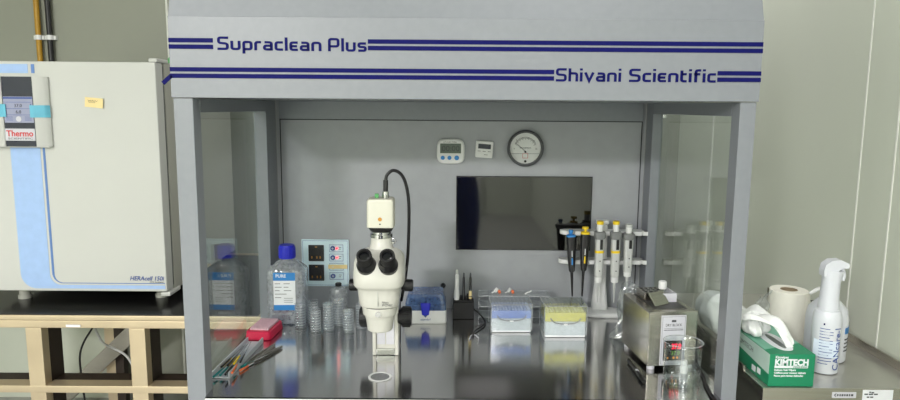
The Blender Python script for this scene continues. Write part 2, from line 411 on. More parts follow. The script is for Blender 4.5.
# flush black screen, sockets, gauges on the back panel
scr = thing('display_screen', 'wide black glossy screen mounted flush on the cabinet back panel', 'screen', (.2505, BY, 1.006))
MB().box(-.2255, .2255, -.006, 0, 0, .248, .001).build('screen_glass', 'screen', scr)
MB().box(-.2275, .2275, -.003, 0, -.002, .250).build('screen_frame', 'black', scr)

t = thing('socket_panel', 'pale blue plate with two black sockets and push switches', 'socket panel', (-.419, BY, .8745))
W2, H2 = .080, .1625
MB().box(-W2, W2, -.006, 0, 0, H2, .002).build('plate', 'panelblue', t)
o = MB(); 
for a, b, c, d in ((-W2+.004, W2-.004, .004, .005), (-W2+.004, W2-.004, H2-.005, H2-.004), (-W2+.004, -W2+.005, .004, H2-.004), (W2-.005, W2-.004, .004, H2-.004)): o.box(a, b, -.0066, -.006, c, d)
o.build('printed_border', 'txtblue', t, smooth=False)
for z0 in (.088, .020):
    s_ = MB().box(-.056, -.004, -.011, -.006, z0, z0+.056, .002).build('power_socket', 'black', t)
    for x in (-.044, -.027, -.016): MB().box(x-.0018, x+.0018, -.0130, -.0110, z0+.010, z0+.018, .0005).build('socket_contact', 'brassdot', s_)
    MB().box(-.033, -.026, -.0122, -.011, z0+.048, z0+.051).build('socket_mark', 'brassdot', s_)
    MB().cyl((-.030, -.011, z0+.030), (-.030, -.0125, z0+.030), .017).build('socket_recess', mat('socket_recess_black', (10,10,11), .5), s_)
for k, z0 in enumerate((.120, .088, .056, .024)):
    b = MB()
    for a, bb, c, d in ((.014, .061, z0, z0+.001), (.014, .061, z0+.024, z0+.025), (.014, .015, z0, z0+.025), (.060, .061, z0, z0+.025)): b.box(a, bb, -.0068, -.006, c, d)
    b.build('switch_outline', 'txtblue', t, smooth=False)
    sw = MB().cyl((.026, -.006, z0+.0125), (.026, -.010, z0+.0125), .0082, bev=.001).build('push_switch', 'txtblue' if k != 2 else 'yellow_note', t)
    MB().box(.022, .030, -.0106, -.010, z0+.0117, z0+.0133).box(.0252, .0268, -.0106, -.010, z0+.0085, z0+.0165).build('switch_symbol', 'white', sw)
    if k < 2: MB().cyl((.040, -.006, z0+.0125), (.040, -.0095, z0+.0125), .0030).build('indicator_lamp', 'ledred', t)
    MB().box(.046, .055, -.0066, -.006, z0+.015, z0+.0165).box(.046, .053, -.0066, -.006, z0+.009, z0+.0105).build('switch_print', 'greytext', t)
MB().box(.010, .074, -.0078, -.0068, .062, .076).build('yellow_tape', 'yellow_note', t)

t = thing('kitchen_timer', 'white digital timer with three round blue buttons', 'timer', (.0035, BY, 1.338), 0)
MB().loft([(0, .043, .038, 4), (.004, .046, .041, 4), (.014, .046, .041, 4), (.018, .042, .037, 4)], 40).build('case', 'white', t).rotation_euler = (PI/2, 0, 0)
MB().box(-.035, .034, -.0195, -.018, -.006, .026, .0006).build('lcd_window', 'lcd', t)
text('digits', '00:00', .026, 'greytext', t, (-.030, -.020, .001), width=.058)
text('lettering', 'KITCHEN TIMER', .006, 'greytext', t, (-.024, -.0186, .0285))
for x in (-.026, -.004, .020):
    MB().cyl((x, -.018, -.021), (x, -.0205, -.021), .0068 if x < .01 else .0078, bev=.0006).build('button', 'labelblue', t)
t = thing('room_thermometer', 'small square white thermometer display between timer and round gauge', 'thermometer', (.1145, BY, 1.345)); t.rotation_euler = (0, math.radians(4), 0)
MB().box(-.029, .029, -.014, 0, -.028, .028, .004).build('case', 'white', t)
MB().box(-.021, .021, -.0148, -.014, .002, .018, .0004).build('lcd_window', 'navyglass', t)
MB().box(-.022, -.012, -.0146, -.014, -.007, -.0055).box(-.005, .005, -.0146, -.014, -.007, -.0055).box(.012, .022, -.0146, -.014, -.007, -.0055).box(.0, .012, -.0146, -.014, -.018, -.0165).build('print_marks', 'greytext', t)
t = thing('pressure_gauge', 'round dial pressure gauge with dark rim, right of the thermometer', 'gauge', (.250, BY, 1.350))
g = MB(); g.loft([(0, .056, .056), (.012, .060, .060), (.020, .060, .060), (.024, .056, .056), (.024, .0515, .0515), (.014, .0505, .0505)], 56, True, False); g.build('rim', 'gaugerim', t).rotation_euler = (PI/2, 0, 0)
MB().cyl((0, -.0105, 0), (0, -.0125, 0), .0515, seg=56).build('dial_face', 'gaugeface', t)
g = MB()
for i in range(41):
    a = math.radians(160-140*i/40); r0 = .040 if i % 5 else .036
    g.box(-.0004, .0004, -.0131, -.0125, r0, .043, rot=None) if False else g.merge(BX(-.0004, .0004, -.0131, -.0125, r0-.008, .036).bm, Matrix.Rotation(-(a-PI/2), 4, 'Y'))
for i in range(36):
    a0, a1 = math.radians(20+140*i/36), math.radians(20+140*(i+1)/36)
    g.prism([(a0, .0365), (a1, .0365), (a1, .0372), (a0, .0372)], lambda a, r: (r*math.cos(a), -.0125, r*math.sin(a)), lambda a, r: (r*math.cos(a), -.0131, r*math.sin(a)))
g.box(-.048, .048, -.0131, -.0125, -.0185, -.0175); g.build('scale_marks', 'greytext', t, smooth=False)
text('lettering', 'MAGNEHELIC', .0062, 'greytext', t, (-.019, -.0131, -.001))
for k, (x, z) in enumerate(((-.037, -.004), (-.030, .024), (-.011, .030), (.009, .030), (.027, .023), (.036, -.004))):
    text('scale_number', str(k*5), .007, 'greytext', t, (x, -.0131, z-.0), align='CENTER')
MB().tube([(.0, -.0145, -.010), (-.033, -.0145, .018)], .0006, 6, smooth=False).cyl((0, -.0125, -.012), (0, -.0155, -.012), .003).build('needle', 'black', t)
g = MB()
for a, b, c, d in ((-.009, .009, -.033, -.0318), (-.009, .009, -.0185, -.0173), (-.009, -.0078, -.033, -.0173), (.0078, .009, -.033, -.0173)): g.box(a, b, -.0136, -.0128, c, d)
g.build('red_frame', 'red', t, smooth=False)
MB().cyl((0, -.0125, -.043), (0, -.018, -.043), .004).build('zero_screw', 'black', t)

# ---------------------------------------------------------------- incubator on its stand
IY = .85; inc = thing('incubator', 'large white laboratory incubator with blue decals and a control panel', 'incubator', (-1.3425, IY, .7635))
XI0, XI1 = -.3185, .3185; zb, zt = .0455, .8665
MB().box(XI0, XI1, 0, .060, zb, zt, .006).build('door', 'incub', inc)
MB().box(XI0+.004, XI1-.004, .060, .072, zb+.01, zt-.01, .002).build('door_gasket', 'greytext', inc)
MB().box(XI0, XI1-.0, .072, .78, zb-.012, zt+.004, .006).build('body', 'incub_side', inc)
MB().box(XI1-.030, XI1+.002, .012, .11, zt, zt+.014, .005).build('hinge_cap', 'incub', inc)
MB().box(XI1-.030, XI1+.006, .012, .11, zb-.020, zb-.004, .005).build('hinge_cap', 'incub', inc)
for x, y in ((-.245, .07), (.255, .10), (-.245, .70), (.255, .70)):
    MB().cyl((x, y, .0), (x, y, zb-.012), .019).cyl((x, y, 0), (x, y, .012), .023).build('foot', 'incub_side', inc)
def DX(X): return X+1.3425
def DZ(Z): return Z-.7635
D = MB()
D.box(XI0+.004, DX(-1.467), -.0012, 0, DZ(1.589), DZ(1.620)); D.build('light_blue_decal', 'ltblue', inc, smooth=False); D = MB()
def arc(cx, cz, r, a0, a1, n=10): return [(cx+r*math.cos(math.radians(a0+(a1-a0)*i/n)), cz+r*math.sin(math.radians(a0+(a1-a0)*i/n))) for i in range(n+1)]
def decal(mb, poly): mb.prism(poly, lambda x, z: (DX(x), -.0012, DZ(z)), lambda x, z: (DX(x), .0, DZ(z)))
decal(D, [(-1.445, 1.335), (-1.5505, 1.335)] + arc(-1.4955, .875, .055, 180, 270) + [(-1.03, .820), (-1.03, .833)] + arc(-1.405, .873, .040, 270, 180))
D.build('light_blue_decal', 'ltblue', inc, smooth=False)
MB().box(DX(-1.4555), DX(-1.444), -.0012, 0, DZ(1.589), DZ(1.620)).build('dark_blue_decal', 'mdblue', inc, smooth=False)
D = MB()
decal(D, [(-1.4285, 1.335), (-1.4365, 1.335)] + arc(-1.3985, .877, .038, 180, 270) + [(-1.03, .839), (-1.03, .8415)] + arc(-1.3985, .8715, .030, 270, 180))
D.build('dark_blue_decal', 'mdblue', inc, smooth=False)
text('lettering', 'HERAcell 150i', .022, 'txtblue', inc, (DX(-1.157), -.0012, DZ(.852)), bold=.0004, shear=.25, width=.124)
text('small_lettering', 'CO2 Incubator', .008, 'greytext', inc, (DX(-1.085), -.0012, DZ(.843)), width=.05)
text('lettering', '3', .030, 'greytext', inc, (DX(-1.655), -.0012, DZ(.85)))
# control panel housing: slanted side cheeks with a dark console between them
cp = MB()
zc0, zc1 = DZ(1.336), DZ(1.576)
for sgn, xa, xb in ((1, DX(-1.4385), DX(-1.396)), (-1, DX(-1.5455), DX(-1.622))):
    cp.prism([(xa, 0), (xa, -.030), (xa+sgn*.003, -.032), (xb-sgn*.010, -.020), (xb, -.008), (xb, 0)], lambda x, y: (x, y, zc0), lambda x, y: (x, y, zc1))
cp.box(DX(-1.5455), DX(-1.4385), -.022, 0, zc0, zc1)
cp.box(DX(-1.622), DX(-1.398), -.024, 0, zc0-.004, zc0, .003)
P_ = cp.build('control_panel', 'incub', inc)
MB().box(DX(-1.5450), DX(-1.4390), -.028, -.020, zc0, zc1, .001).build('console_glass', 'navyglass', P_)
MB().box(DX(-1.5430), DX(-1.4420), -.0295, -.028, DZ(1.418), DZ(1.508), .001).build('readout', 'lcdblue', P_)
k_ = MB()
for z in (1.488, 1.466, 1.4445): k_.box(DX(-1.5380), DX(-1.4470), -.0302, -.0295, DZ(z), DZ(z)+.0012)
for z in (1.470, 1.448):
    k_.box(DX(-1.5380), DX(-1.5350), -.0302, -.0295, DZ(z), DZ(z)+.013); k_.box(DX(-1.4500), DX(-1.4470), -.0302, -.0295, DZ(z), DZ(z)+.013)
for i in range(4):
    k_.box(DX(-1.5370), DX(-1.5140), -.0302, -.0295, DZ(1.426)+i*.004, DZ(1.427)+i*.004); k_.box(DX(-1.4720), DX(-1.4490), -.0302, -.0295, DZ(1.426)+i*.004, DZ(1.427)+i*.004)
k_.box(DX(-1.5430), DX(-1.4420), -.0302, -.0295, DZ(1.500), DZ(1.506))
k_.build('readout_lines', 'txtblue', P_, smooth=False)
text('digits', '37.0', .016, 'greytext', P_, (DX(-1.4925), -.0302, DZ(1.4715)), align='CENTER')
text('digits', '6.0', .016, 'greytext', P_, (DX(-1.4925), -.0302, DZ(1.450)), align='CENTER')
MB().cyl((DX(-1.4930), -.0295, DZ(1.431)), (DX(-1.4930), -.0308, DZ(1.431)), .0095).build('push_button', 'badge', P_)
bd = MB().box(DX(-1.5440), DX(-1.4405), -.0315, -.028, DZ(1.356), DZ(1.398), .002).build('badge', 'badge', P_)
text('lettering', 'Thermo', .029, 'red', bd, (DX(-1.5390), -.0318, DZ(1.3715)), bold=.0006, width=.093)
text('lettering', 'SCIENTIFIC', .009, 'greytext', bd, (DX(-1.5350), -.0318, DZ(1.3605)), width=.086)
def prof_x(xa, xb, u, sg): return xa-sg*.012*(1-u/.2) if u < .2 else xa+(xb-xa)*(u-.2)/.8
def prof_y(u): return -.0325 if u < .2 else -.0325+.0118*((u-.2)/.62) if u < .82 else -.0207+.0125*(u-.82)/.18
# tape bits and note on the incubator
tp = MB().sheet(lambda u, v: (prof_x(-1.4385, -1.394, u, 1), IY+prof_y(u)-.0012, 1.4365+.042*v), 14, 2, .0008).build('tape_strip', 'tape'); tag(tp, 'light blue tape strip stuck over the right edge of the incubator panel', 'tape', 'tape strips on incubator panel')
tp = MB().sheet(lambda u, v: (prof_x(-1.5455, -1.624, u, -1), IY+prof_y(u)-.0012, 1.438+.044*v), 14, 2, .0008).build('tape_strip', 'tape'); tag(tp, 'light blue tape strip at the left end of the incubator panel, cut by the frame', 'tape', 'tape strips on incubator panel')
t = thing('sticky_note', 'small yellow handwritten note on the incubator door', 'note', (-1.243, IY-.001, 1.489)); t.rotation_euler = (0, math.radians(5), 0)
MB().sheet(lambda u, v: (-.033+.066*u, -.0008-.016*max(0, u-.55)**1.3, -.017+.034*v), 12, 4, .0004).build('paper', 'yellow_note', t)
g = MB()
for z, a, b in ((.006, -.022, .012), (.001, -.020, .004), (.006, .016, .024)):
    g.tube([(a+(b-a)*i/8, -.0022, z+.0016*(-1)**i) for i in range(9)], .0005, 5, smooth=False)
g.build('handwriting', 'greytext', t)

# stand
sd = thing('incubator_stand', 'steel frame stand carrying the white incubator', 'stand', (-1.30, .72, 0))
SX0, SX1 = -.62, .66
MB().box(SX0, SX1, 0, .05, .742, .760, .003).build('top_rail', 'rack_steel', sd)
MB().box(SX0, SX1, .003, .05, .7135, .741, .003).build('top_rail', 'rack_steel', sd)
MB().box(SX0, SX1, .05, 1.0, .730, .760).build('shelf_plate', 'rack_steel', sd)
MB().box(SX0, SX1, .003, .06, .4765, .503, .003).build('lower_rail', 'rack_steel', sd)
for x0 in (-.17, .1895, -.60, .60):
    MB().box(x0, x0+.056, .004, .045, .0, .7135, .003).build('leg', 'rack_steel', sd)
    MB().box(x0+.004, x0+.0565, .0455, .12, .0, .7135).build('leg_shaded_side', 'steel_shade', sd)  # side of the leg, its shade painted as a dark block
MB().box(SX0, SX1, .0605, .12, .478, .502).build('rail_shaded_side', 'steel_shade', sd)  # top of the rail, its shade painted dark
for x0 in (-.325, .57):
    MB().box(x0, x0+.045, .80, .84, 0, .73, .003).build('rear_leg', 'rack_steel', sd)
    MB().box(x0+.046, x0+.085, .80, .84, 0, .73).build('leg_shaded_side', 'steel_shade', sd)
MB().merge(BX(-.25, .25, -.02, .02, -.035, .035, .003).bm, Matrix.Translation((-.345, .765, .27)) @ Matrix.Rotation(math.radians(-43), 4, 'Y')).build('diagonal_brace', 'steel', sd)
MB().box(SX0, SX1, .80, .84, .15, .20, .003).build('lower_rear_rail', 'rack_steel', sd)
MB().box(-.024, .026, -.0008, 0, .7185, .7275).build('asset_label', 'labelwhite', sd)
mt = MB().box(-1.755, -.66, .724, 1.66, .7602, .7633, .001).build('rubber_mat', 'matblack'); tag(mt, 'black glossy mat lying under the incubator feet', 'mat')
# cables hanging behind the stand
def cable(name, pts, r, m, lb): 
    return tag(MB().tube(pts, r, 8).build(name, m), lb, 'cable')
cable('hanging_cable', [(-1.37, 1.06, .72), (-1.41, 1.06, .62), (-1.46, 1.06, .54), (-1.48, 1.06, .48), (-1.48, 1.06, .40), (-1.47, 1.06, .25)], .004, 'black', 'thin black cable curving down behind the incubator stand')
cable('hanging_cable', [(-1.46, 1.12, .72), (-1.45, 1.12, .60), (-1.42, 1.12, .52), (-1.38, 1.12, .495), (-1.32, 1.12, .455), (-1.29, 1.12, .37), (-1.28, 1.12, .2)], .005, 'pipgrey', 'pale grey cable looping down to the right behind the incubator stand')
bdz = MB().box(-2.55, -1.66, 1.72, 1.745, 0, .80, .003).build('pale_board', 'wall_r'); tag(bdz, 'pale grey board leaning on the wall behind the incubator stand', 'board')
gc = tag(MB().loft([(0, .010, .012, 3), (.004, .012, .014, 3), (.018, .011, .013, 2.4), (.026, .006, .007, 2)], 20).build('green_stopper', 'greenterm'), 'small green rubber stopper on the top right corner of the incubator', 'stopper'); gc.location = (-1.037, 1.02, 1.6345)

# ---------------------------------------------------------------- stereo microscope
mi = thing('stereo_microscope', 'white stereo microscope with black eyepieces standing in the cabinet centre', 'microscope', (-.1735, .27, WZ))
y0 = -.14  # head centre relative to the column
col = MB().box(-.036, -.026, -.005, .09, 0, .16, .002).box(.026, .036, -.005, .09, 0, .16, .002).box(-.026, .026, .002, .09, .018, .16, .001).box(-.036, .036, .04, .09, 0, .26, .006).build('column', 'microwhite', mi)
MB().box(-.024, -.0015, .0, .003, .03, .15, .001).box(.0015, .024, .0, .003, .03, .15, .001).build('slide_plate', 'badge', col)
MB().box(-.026, .026, -.003, .03, .0, .018, .002).build('column_foot', 'chrome', col)
MB().box(-.040, .040, y0+.02, .085, .145, .235, .012, 3).build('head_arm', 'microwhite', mi)
for s in (-1, 1):
    kn = MB().cyl((s*.034, .01, .107), (s*.044, .01, .107), .020).cyl((s*.042, .01, .107), (s*.0715, .01, .107), .0275, bev=.003)
    for i in range(22):
        a = 2*PI*i/22; kn.box(-.0013, .0013, -.0013, .0013, -.0, .0) if False else kn.cyl((s*.046, .01+.0275*math.cos(a), .107+.0275*math.sin(a)), (s*.068, .01+.0275*math.cos(a), .107+.0275*math.sin(a)), .0016, seg=6)
    kn.build('focus_knob', 'black', mi)
hy = y0-.0
MB().loft([(.1215, .020, .020, 2, 0, hy), (.1215, .028, .028, 2, 0, hy), (.124, .0315, .0315, 2.1, 0, hy), (.150, .0350, .0350, 2.2, 0, hy), (.163, .0385, .0385, 2.3, 0, hy), (.165, .0385, .0385, 2.3, 0, hy)], 40).build('objective_housing', 'microwhite', mi)
MB().loft([(.165, .0410, .041, 2.2, 0, hy), (.166, .0425, .0425, 2.2, 0, hy), (.185, .0450, .0450, 2.3, 0, hy), (.187, .0440, .044, 2.3, 0, hy)], 40).build('collar_ring', 'microwhite', mi)
MB().loft([(.187, .043, .043, 2.3, 0, hy), (.190, .043, .043, 2.3, 0, hy)], 40).build('shadow_groove', 'dark', mi)
MB().cyl((0, hy-.041, .175), (0, hy-.048, .175), .0075, bev=.0012).build('collar_screw', 'chrome', mi)
MB().loft([(.190, .0480, .046, 2.8, 0, hy), (.194, .0500, .048, 3, 0, hy), (.215, .0520, .050, 3.2, 0, hy), (.234, .0540, .052, 3.4, 0, hy), (.241, .0590, .058, 3.6, 0, hy), (.247, .0625, .064, 3.8, 0, hy), (.270, .0635, .068, 3.8, 0, hy), (.300, .0625, .064, 3.6, 0, hy+.004), (.312, .0590, .058, 3.2, 0, hy+.010), (.319, .0520, .050, 2.8, 0, hy+.018), (.323, .042, .040, 2.4, 0, hy+.028), (.325, .030, .030, 2.1, 0, hy+.040)], 48).build('head_body', 'microwhite', mi, angle=50)
text('lettering', 'Nikon\nSMZ745T', .0070, 'greytext', mi, (.010, hy-.0515, .205), width=.026)
MB().box(-.0004, .0004, hy-.0535, hy-.048, .196, .240).build('mould_seam', 'pipgrey', mi)
for s in (-1, 1):
    MB().cyl((s*.050, hy+.035, .228), (s*.062, hy+.035, .228), .012).cyl((s*.060, hy+.035, .228), (s*.082, hy+.035, .228), .0155, bev=.002).build('zoom_knob', 'black', mi)
ax = Vector((0, -.74, .672)).normalized()
for s in (-1, 1):
    b0 = Vector((s*.0265, hy-.044, .292))
    e = MB().cyl(b0-ax*.02, b0+ax*.020, .0225, .0240, seg=40, bev=.002).cyl(b0+ax*.02, b0+ax*.036, .0225, .0190, seg=40).build('eyepiece', 'black', mi)
    c = b0+ax*.034+Vector((s*.001, 0, 0))
    q = Vector((0,0,1)).rotation_difference(ax).to_matrix().to_4x4()
    cup = MB().loft([(0, .0185, .0185), (.026, .0185, .0185), (.030, .0180, .0180), (.030, .0135, .0135), (.022, .0115, .0115)], 36, True, False)
    o = cup.build('eyecup', 'rubber', e); bmesh_m = Matrix.Translation(c) @ q; o.data.transform(bmesh_m)
    o = MB().loft([(.0, .0122, .0122), (.0235, .0122, .0122), (.0245, .008, .008), (.0250, .003, .003)], 28).build('eye_lens', mat('coated_lens', (12,14,18), .08, 0, spec=.5), e); o.data.transform(bmesh_m)
    text('scale_print', '10x/22', .005, 'badge', e, b0+Vector((-.010, -.0275, .0135)), rot=(math.radians(45), 0, 0))
ty = hy+.045
MB().loft([(.318, .034, .036, 2.2, 0, ty), (.334, .0275, .0275, 2, 0, ty), (.352, .0262, .0262, 2, 0, ty)], 36).build('photo_tube', 'microwhite', mi)
MB().loft([(.352, .0275, .0275, 2, 0, ty), (.3525, .0285, .0285, 2, 0, ty), (.361, .0285, .0285, 2, 0, ty), (.362, .0245, .0245, 2, 0, ty), (.368, .0245, .0245, 2, 0, ty)], 36).build('tube_collar', 'chrome', mi)
MB().cyl((.026, ty-.004, .338), (.034, ty-.006, .338), .0035).tube([(.033, ty-.006, .338), (.038, ty-.008, .342), (.036, ty-.010, .348), (.028, ty-.012, .350)], .0012, 6).build('clamp_lever', 'chrome', mi)
MB().loft([(.366, .022, .022, 2, 0, ty), (.368, .027, .027, 2, 0, ty), (.378, .033, .031, 3, 0, ty), (.381, .0345, .033, 5, 0, ty)], 44).build('lens_mount', 'black', mi)
cam_ = MB().loft([(.381, .0345, .032, 7, 0, ty), (.446, .0345, .032, 7, 0, ty), (.452, .0315, .029, 6, 0, ty), (.4535, .028, .025, 6, 0, ty)], 56).build('camera', 'cream', mi)
MB().cyl((0, ty-.032, .403), (0, ty-.0335, .403), .005).build('brass_screw', 'brassdot', cam_)
MB().box(-.002, .002, ty-.0327, ty-.032, .389, .392).build('camera_mark', 'greytext', cam_)
MB().box(-.0155, -.006, ty-.006, ty+.004, .4535, .464, .001).build('green_terminal', 'greenterm', cam_)
cn = MB().cyl((.012, ty-.004, .4535), (.012, ty-.004, .470), .0085, bev=.001).cyl((.012, ty-.014, .4535), (.012, ty-.014, .462), .004).cyl((.012, ty-.004, .456), (.012, ty-.004, .459), .0098).build('metal_connector', 'chrome', cam_)
MB().cyl((.012, ty-.004, .470), (.0125, ty-.004, .500), .0062, bev=.0012).build('cable_plug', 'black', cam_)
MB().tube([(.0125, ty-.004, .498), (.016, ty-.004, .512), (.030, ty-.002, .523), (.048, ty+.002, .516), (.061, ty+.006, .493), (.069, ty+.010, .450), (.070, ty+.014, .390), (.066, ty+.03, .300), (.058, ty+.06, .235), (.050, ty+.11, .19), (.040, ty+.15, .14)], .0042, 10).build('camera_cable', 'black', mi)

# ---------------------------------------------------------------- media bottle
bt = thing('media_bottle', 'clear square medium bottle with royal blue screw cap', 'bottle', (-.512, .560, WZ), 2); bt.scale = (1.06, 1.0, 1.055)
S4 = [(0, .052, .036, 5), (.004, .057, .041, 5), (.030, .058, .042, 5), (.033, .0555, .0395, 5), (.040, .0555, .0395, 5), (.043, .058, .042, 5), (.158, .058, .042, 5), (.166, .055, .040, 4.5), (.188, .030, .027, 3), (.194, .0205, .0205, 2), (.200, .0205, .0205, 2)]
MB().loft(S4, 48).build('bottle_body', 'bottleclear', bt, angle=50)
MB().loft([(z+.003 if z < .01 else z, rx*.95, ry*.95, n) for z, rx, ry, n in S4 if z < .05] + [(.085, .0465, .0385, 5)], 40).build('liquid', 'water', bt)
cp_ = MB().loft([(.196, .0235, .0235), (.198, .0248, .0248), (.232, .0235, .0235), (.236, .021, .021)], 40).build('cap', 'capblue', bt)
rb = MB()
for i in range(32):
    a = 2*PI*i/32; rb.cyl((.0245*math.cos(a), .0245*math.sin(a), .200), (.0236*math.cos(a), .0236*math.sin(a), .230), .0009, seg=5)
rb.build('cap_ribs', 'capblue', cp_)
lb = MB().box(-.034, .030, -.0435, -.0425, .055, .160, .0003).build('label', 'labelwhite', bt)
MB().box(-.034, .030, -.0442, -.0435, .136, .160).build('blue_band', 'labelblue', lb); MB().box(-.034, .030, -.0442, -.0435, .046, .062).build('blue_band', 'labelblue', lb)
text('lettering', 'PURE', .013, 'labelwhite', lb, (-.027, -.0444, .146), bold=.0003)
g = MB()
for i, (a, b) in enumerate(((-.030, -.014), (-.030, -.010), (-.030, -.016), (-.030, .004), (-.030, -.012))): g.box(a, b, -.0440, -.0435, .126-i*.0105, .1275-i*.0105)
for i, (a, b) in enumerate(((-.004, .014), (-.004, .010), (-.004, .018))): g.box(a, b, -.0440, -.0435, .126-i*.0105, .1275-i*.0105)
for i in range(3): g.box(-.004, .022, -.0440, -.0435, .082-i*.006, .083-i*.006)
g.build('printed_lines', 'greytext', lb, smooth=False)

# ---------------------------------------------------------------- stacked petri dishes
def dish_mesh():
    d = MB()
    d.loft([(0, .0150, .0150), (.0006, .0158, .0158), (.0062, .0160, .0160), (.0062, .0154, .0154), (.0010, .0152, .0152)], 28, True, True)
    nf = len(d.bm.faces)
    for z, r_ in ((.0071, .0166), (.0010, .0158)):
        d.tube([(r_*math.cos(2*PI*i/28), r_*math.sin(2*PI*i/28), z) for i in range(29)], .00075, 6, smooth=False)
    d.loft([(.0071, .0160, .0160), (.0076, .0160, .0160)], 28)
    o = d.build('petri_dish', 'dish', angle=40, recalc=False); o.data.materials.append(M['rimglint'])
    k = len(o.data.polygons)
    for i, p in enumerate(o.data.polygons):
        if nf <= i < k-30: p.material_index = 1
    return o
proto = None
ORD = ['bottom', 'second from the bottom', 'third from the bottom', 'fourth from the bottom', 'fifth from the bottom', 'sixth from the bottom', 'seventh from the bottom', 'eighth from the bottom', 'ninth from the bottom', 'tenth from the bottom', 'eleventh from the bottom']
stacks = [(-.462, .505, 9, 'the stack beside the bottle'), (-.428, .535, 9, 'the second stack, rear row'), (-.408, .470, 8, 'the front stack second from left'),
          (-.370, .480, 10, 'the middle stack'), (-.345, .525, 10, 'the tall stack before the jar'), (-.306, .465, 8, 'the front stack nearest the microscope'), (-.272, .500, 9, 'the last stack on the right')]
for sx, sy, n, nm in stacks:
    for k in range(n):
        o = dish_mesh() if proto is None else proto.copy()
        if proto is None: proto = o
        else: COL.objects.link(o)
        o.location = (sx+random.uniform(-.0006, .0006), sy+random.uniform(-.0006, .0006), WZ+.0003+k*.0083)
        pos = 'topmost' if k == n-1 else ORD[k]
        tag(o, 'clear small petri dish, %s in %s' % (pos, nm), 'petri dish', 'stacked petri dishes')
jr = thing('clear_jar', 'clear rounded jar with a black knob behind the petri dish stacks', 'jar', (-.365, .640, WZ))
MB().loft([(0, .027, .027), (.002, .030, .030), (.075, .030, .030), (.088, .024, .024), (.093, .010, .010)], 32).build('jar_body', 'milky', jr)
MB().loft([(.093, .006, .006), (.095, .0105, .0105), (.103, .0105, .0105), (.105, .008, .008)], 20).build('jar_knob', 'black', jr)

# ---------------------------------------------------------------- crimson rack, tray, tools at the left glass
rk = thing('crimson_rack', 'crimson plastic box holding a block of speckled white inserts', 'rack', (-.5565, .440, WZ), -5)
MB().loft([(0, .038, .060, 8), (.002, .0395, .0615, 8), (.022, .0375, .059, 8), (.024, .0355, .057, 8)], 40).build('rack_body', 'magenta', rk)
fm = MB().box(-.028, .028, -.044, .048, .024, .029, .001)
for i in range(9):
    for j in range(11): fm.cyl((-.024+i*.006, -.040+j*.0083, .029), (-.024+i*.006, -.040+j*.0083, .0325), .0024, seg=8)
fm.build('insert_block', 'foam', rk)
tr = thing('instrument_tray', 'long pale grey plastic tray leaning out from the crimson box', 'tray', (-.568, .235, WZ), -3)
MB().box(-.022, .022, -.135, .125, .0, .004, .001).box(-.024, -.020, -.135, .125, .0, .016, .001).box(.020, .024, -.135, .125, 0, .016, .001).build('tray_body', 'trayplastic', tr)
cols = ['teal', 'yellow', 'black', 'teal', 'yellow', 'black', 'teal', 'black', 'yellow', 'teal', 'orange', 'black']
cn_ = {'teal': 'teal', 'yellow': 'yellow', 'black': 'black', 'orange': 'orange'}
for i, c in enumerate(cols):
    x = -.583+.0034*i+random.uniform(-.0005, .0005); y = .135+.011*((i*5) % 7); z = WZ+.0085+.0064*(i % 3)
    t = thing('stripper_pipette', 'fine %s ended pipette in the grey tray, %s' % (cn_[c], ['nearest the glass', 'second from the glass', 'third from the glass', 'fourth from the glass', 'fifth from the glass', 'sixth from the glass', 'seventh from the glass', 'eighth from the glass', 'ninth from the glass', 'tenth from the glass', 'eleventh from the glass', 'farthest from the glass'][i]), 'pipette', (x, y, z), -6+i*1.1, 'fine pipettes in the tray')
    MB().cyl((0, .0, 0), (0, .105, .001), .0013, .0008, 8).build('pipette_stem', 'chrome', t)
    MB().cyl((0, -.045, 0), (0, .010, 0), .0030, .0020, 10).build('coloured_grip', c, t)
for k, (dx, rz, lb) in enumerate(((-.503, -22, 'long steel tweezers lying right of the grey tray'), (-.517, -14, 'second pair of steel tweezers, closer to the grey tray'))):
    tw = thing('tweezers', lb, 'tweezers', (dx, .245+.012*k, WZ), rz)
    for s in (-1, 1):
        MB().prism([(-.075, s*.001), (-.02, s*.0075), (.055, s*.0045), (.080, s*.0012), (.080, s*.0003), (.055, s*.0025), (-.02, s*.0050), (-.075, s*.0002)], lambda y, x: (x, y, .001), lambda y, x: (x, y, .007)).build('tweezer_arm', 'steel', tw)
for k, (x, y, rz, c) in enumerate(((-.530, .200, -22, 'teal'), (-.523, .205, -26, 'teal'), (-.527, .175, -20, 'orange'))):
    t = thing('stripper_pipette', 'fine %s pipette on the bare worktop, %s' % (cn_[c], ['beside the tray wall', 'right of its teal neighbour', 'nearest the front'][k]), 'pipette', (x, y, WZ+.0035), rz, 'fine pipettes outside the tray')
    MB().cyl((0, .0, 0), (0, .10, 0), .0013, .0010, 8).build('pipette_stem', 'badge', t)
    MB().cyl((0, -.034, 0), (0, .0, 0), .0030, .0022, 10).build('coloured_grip', c, t)

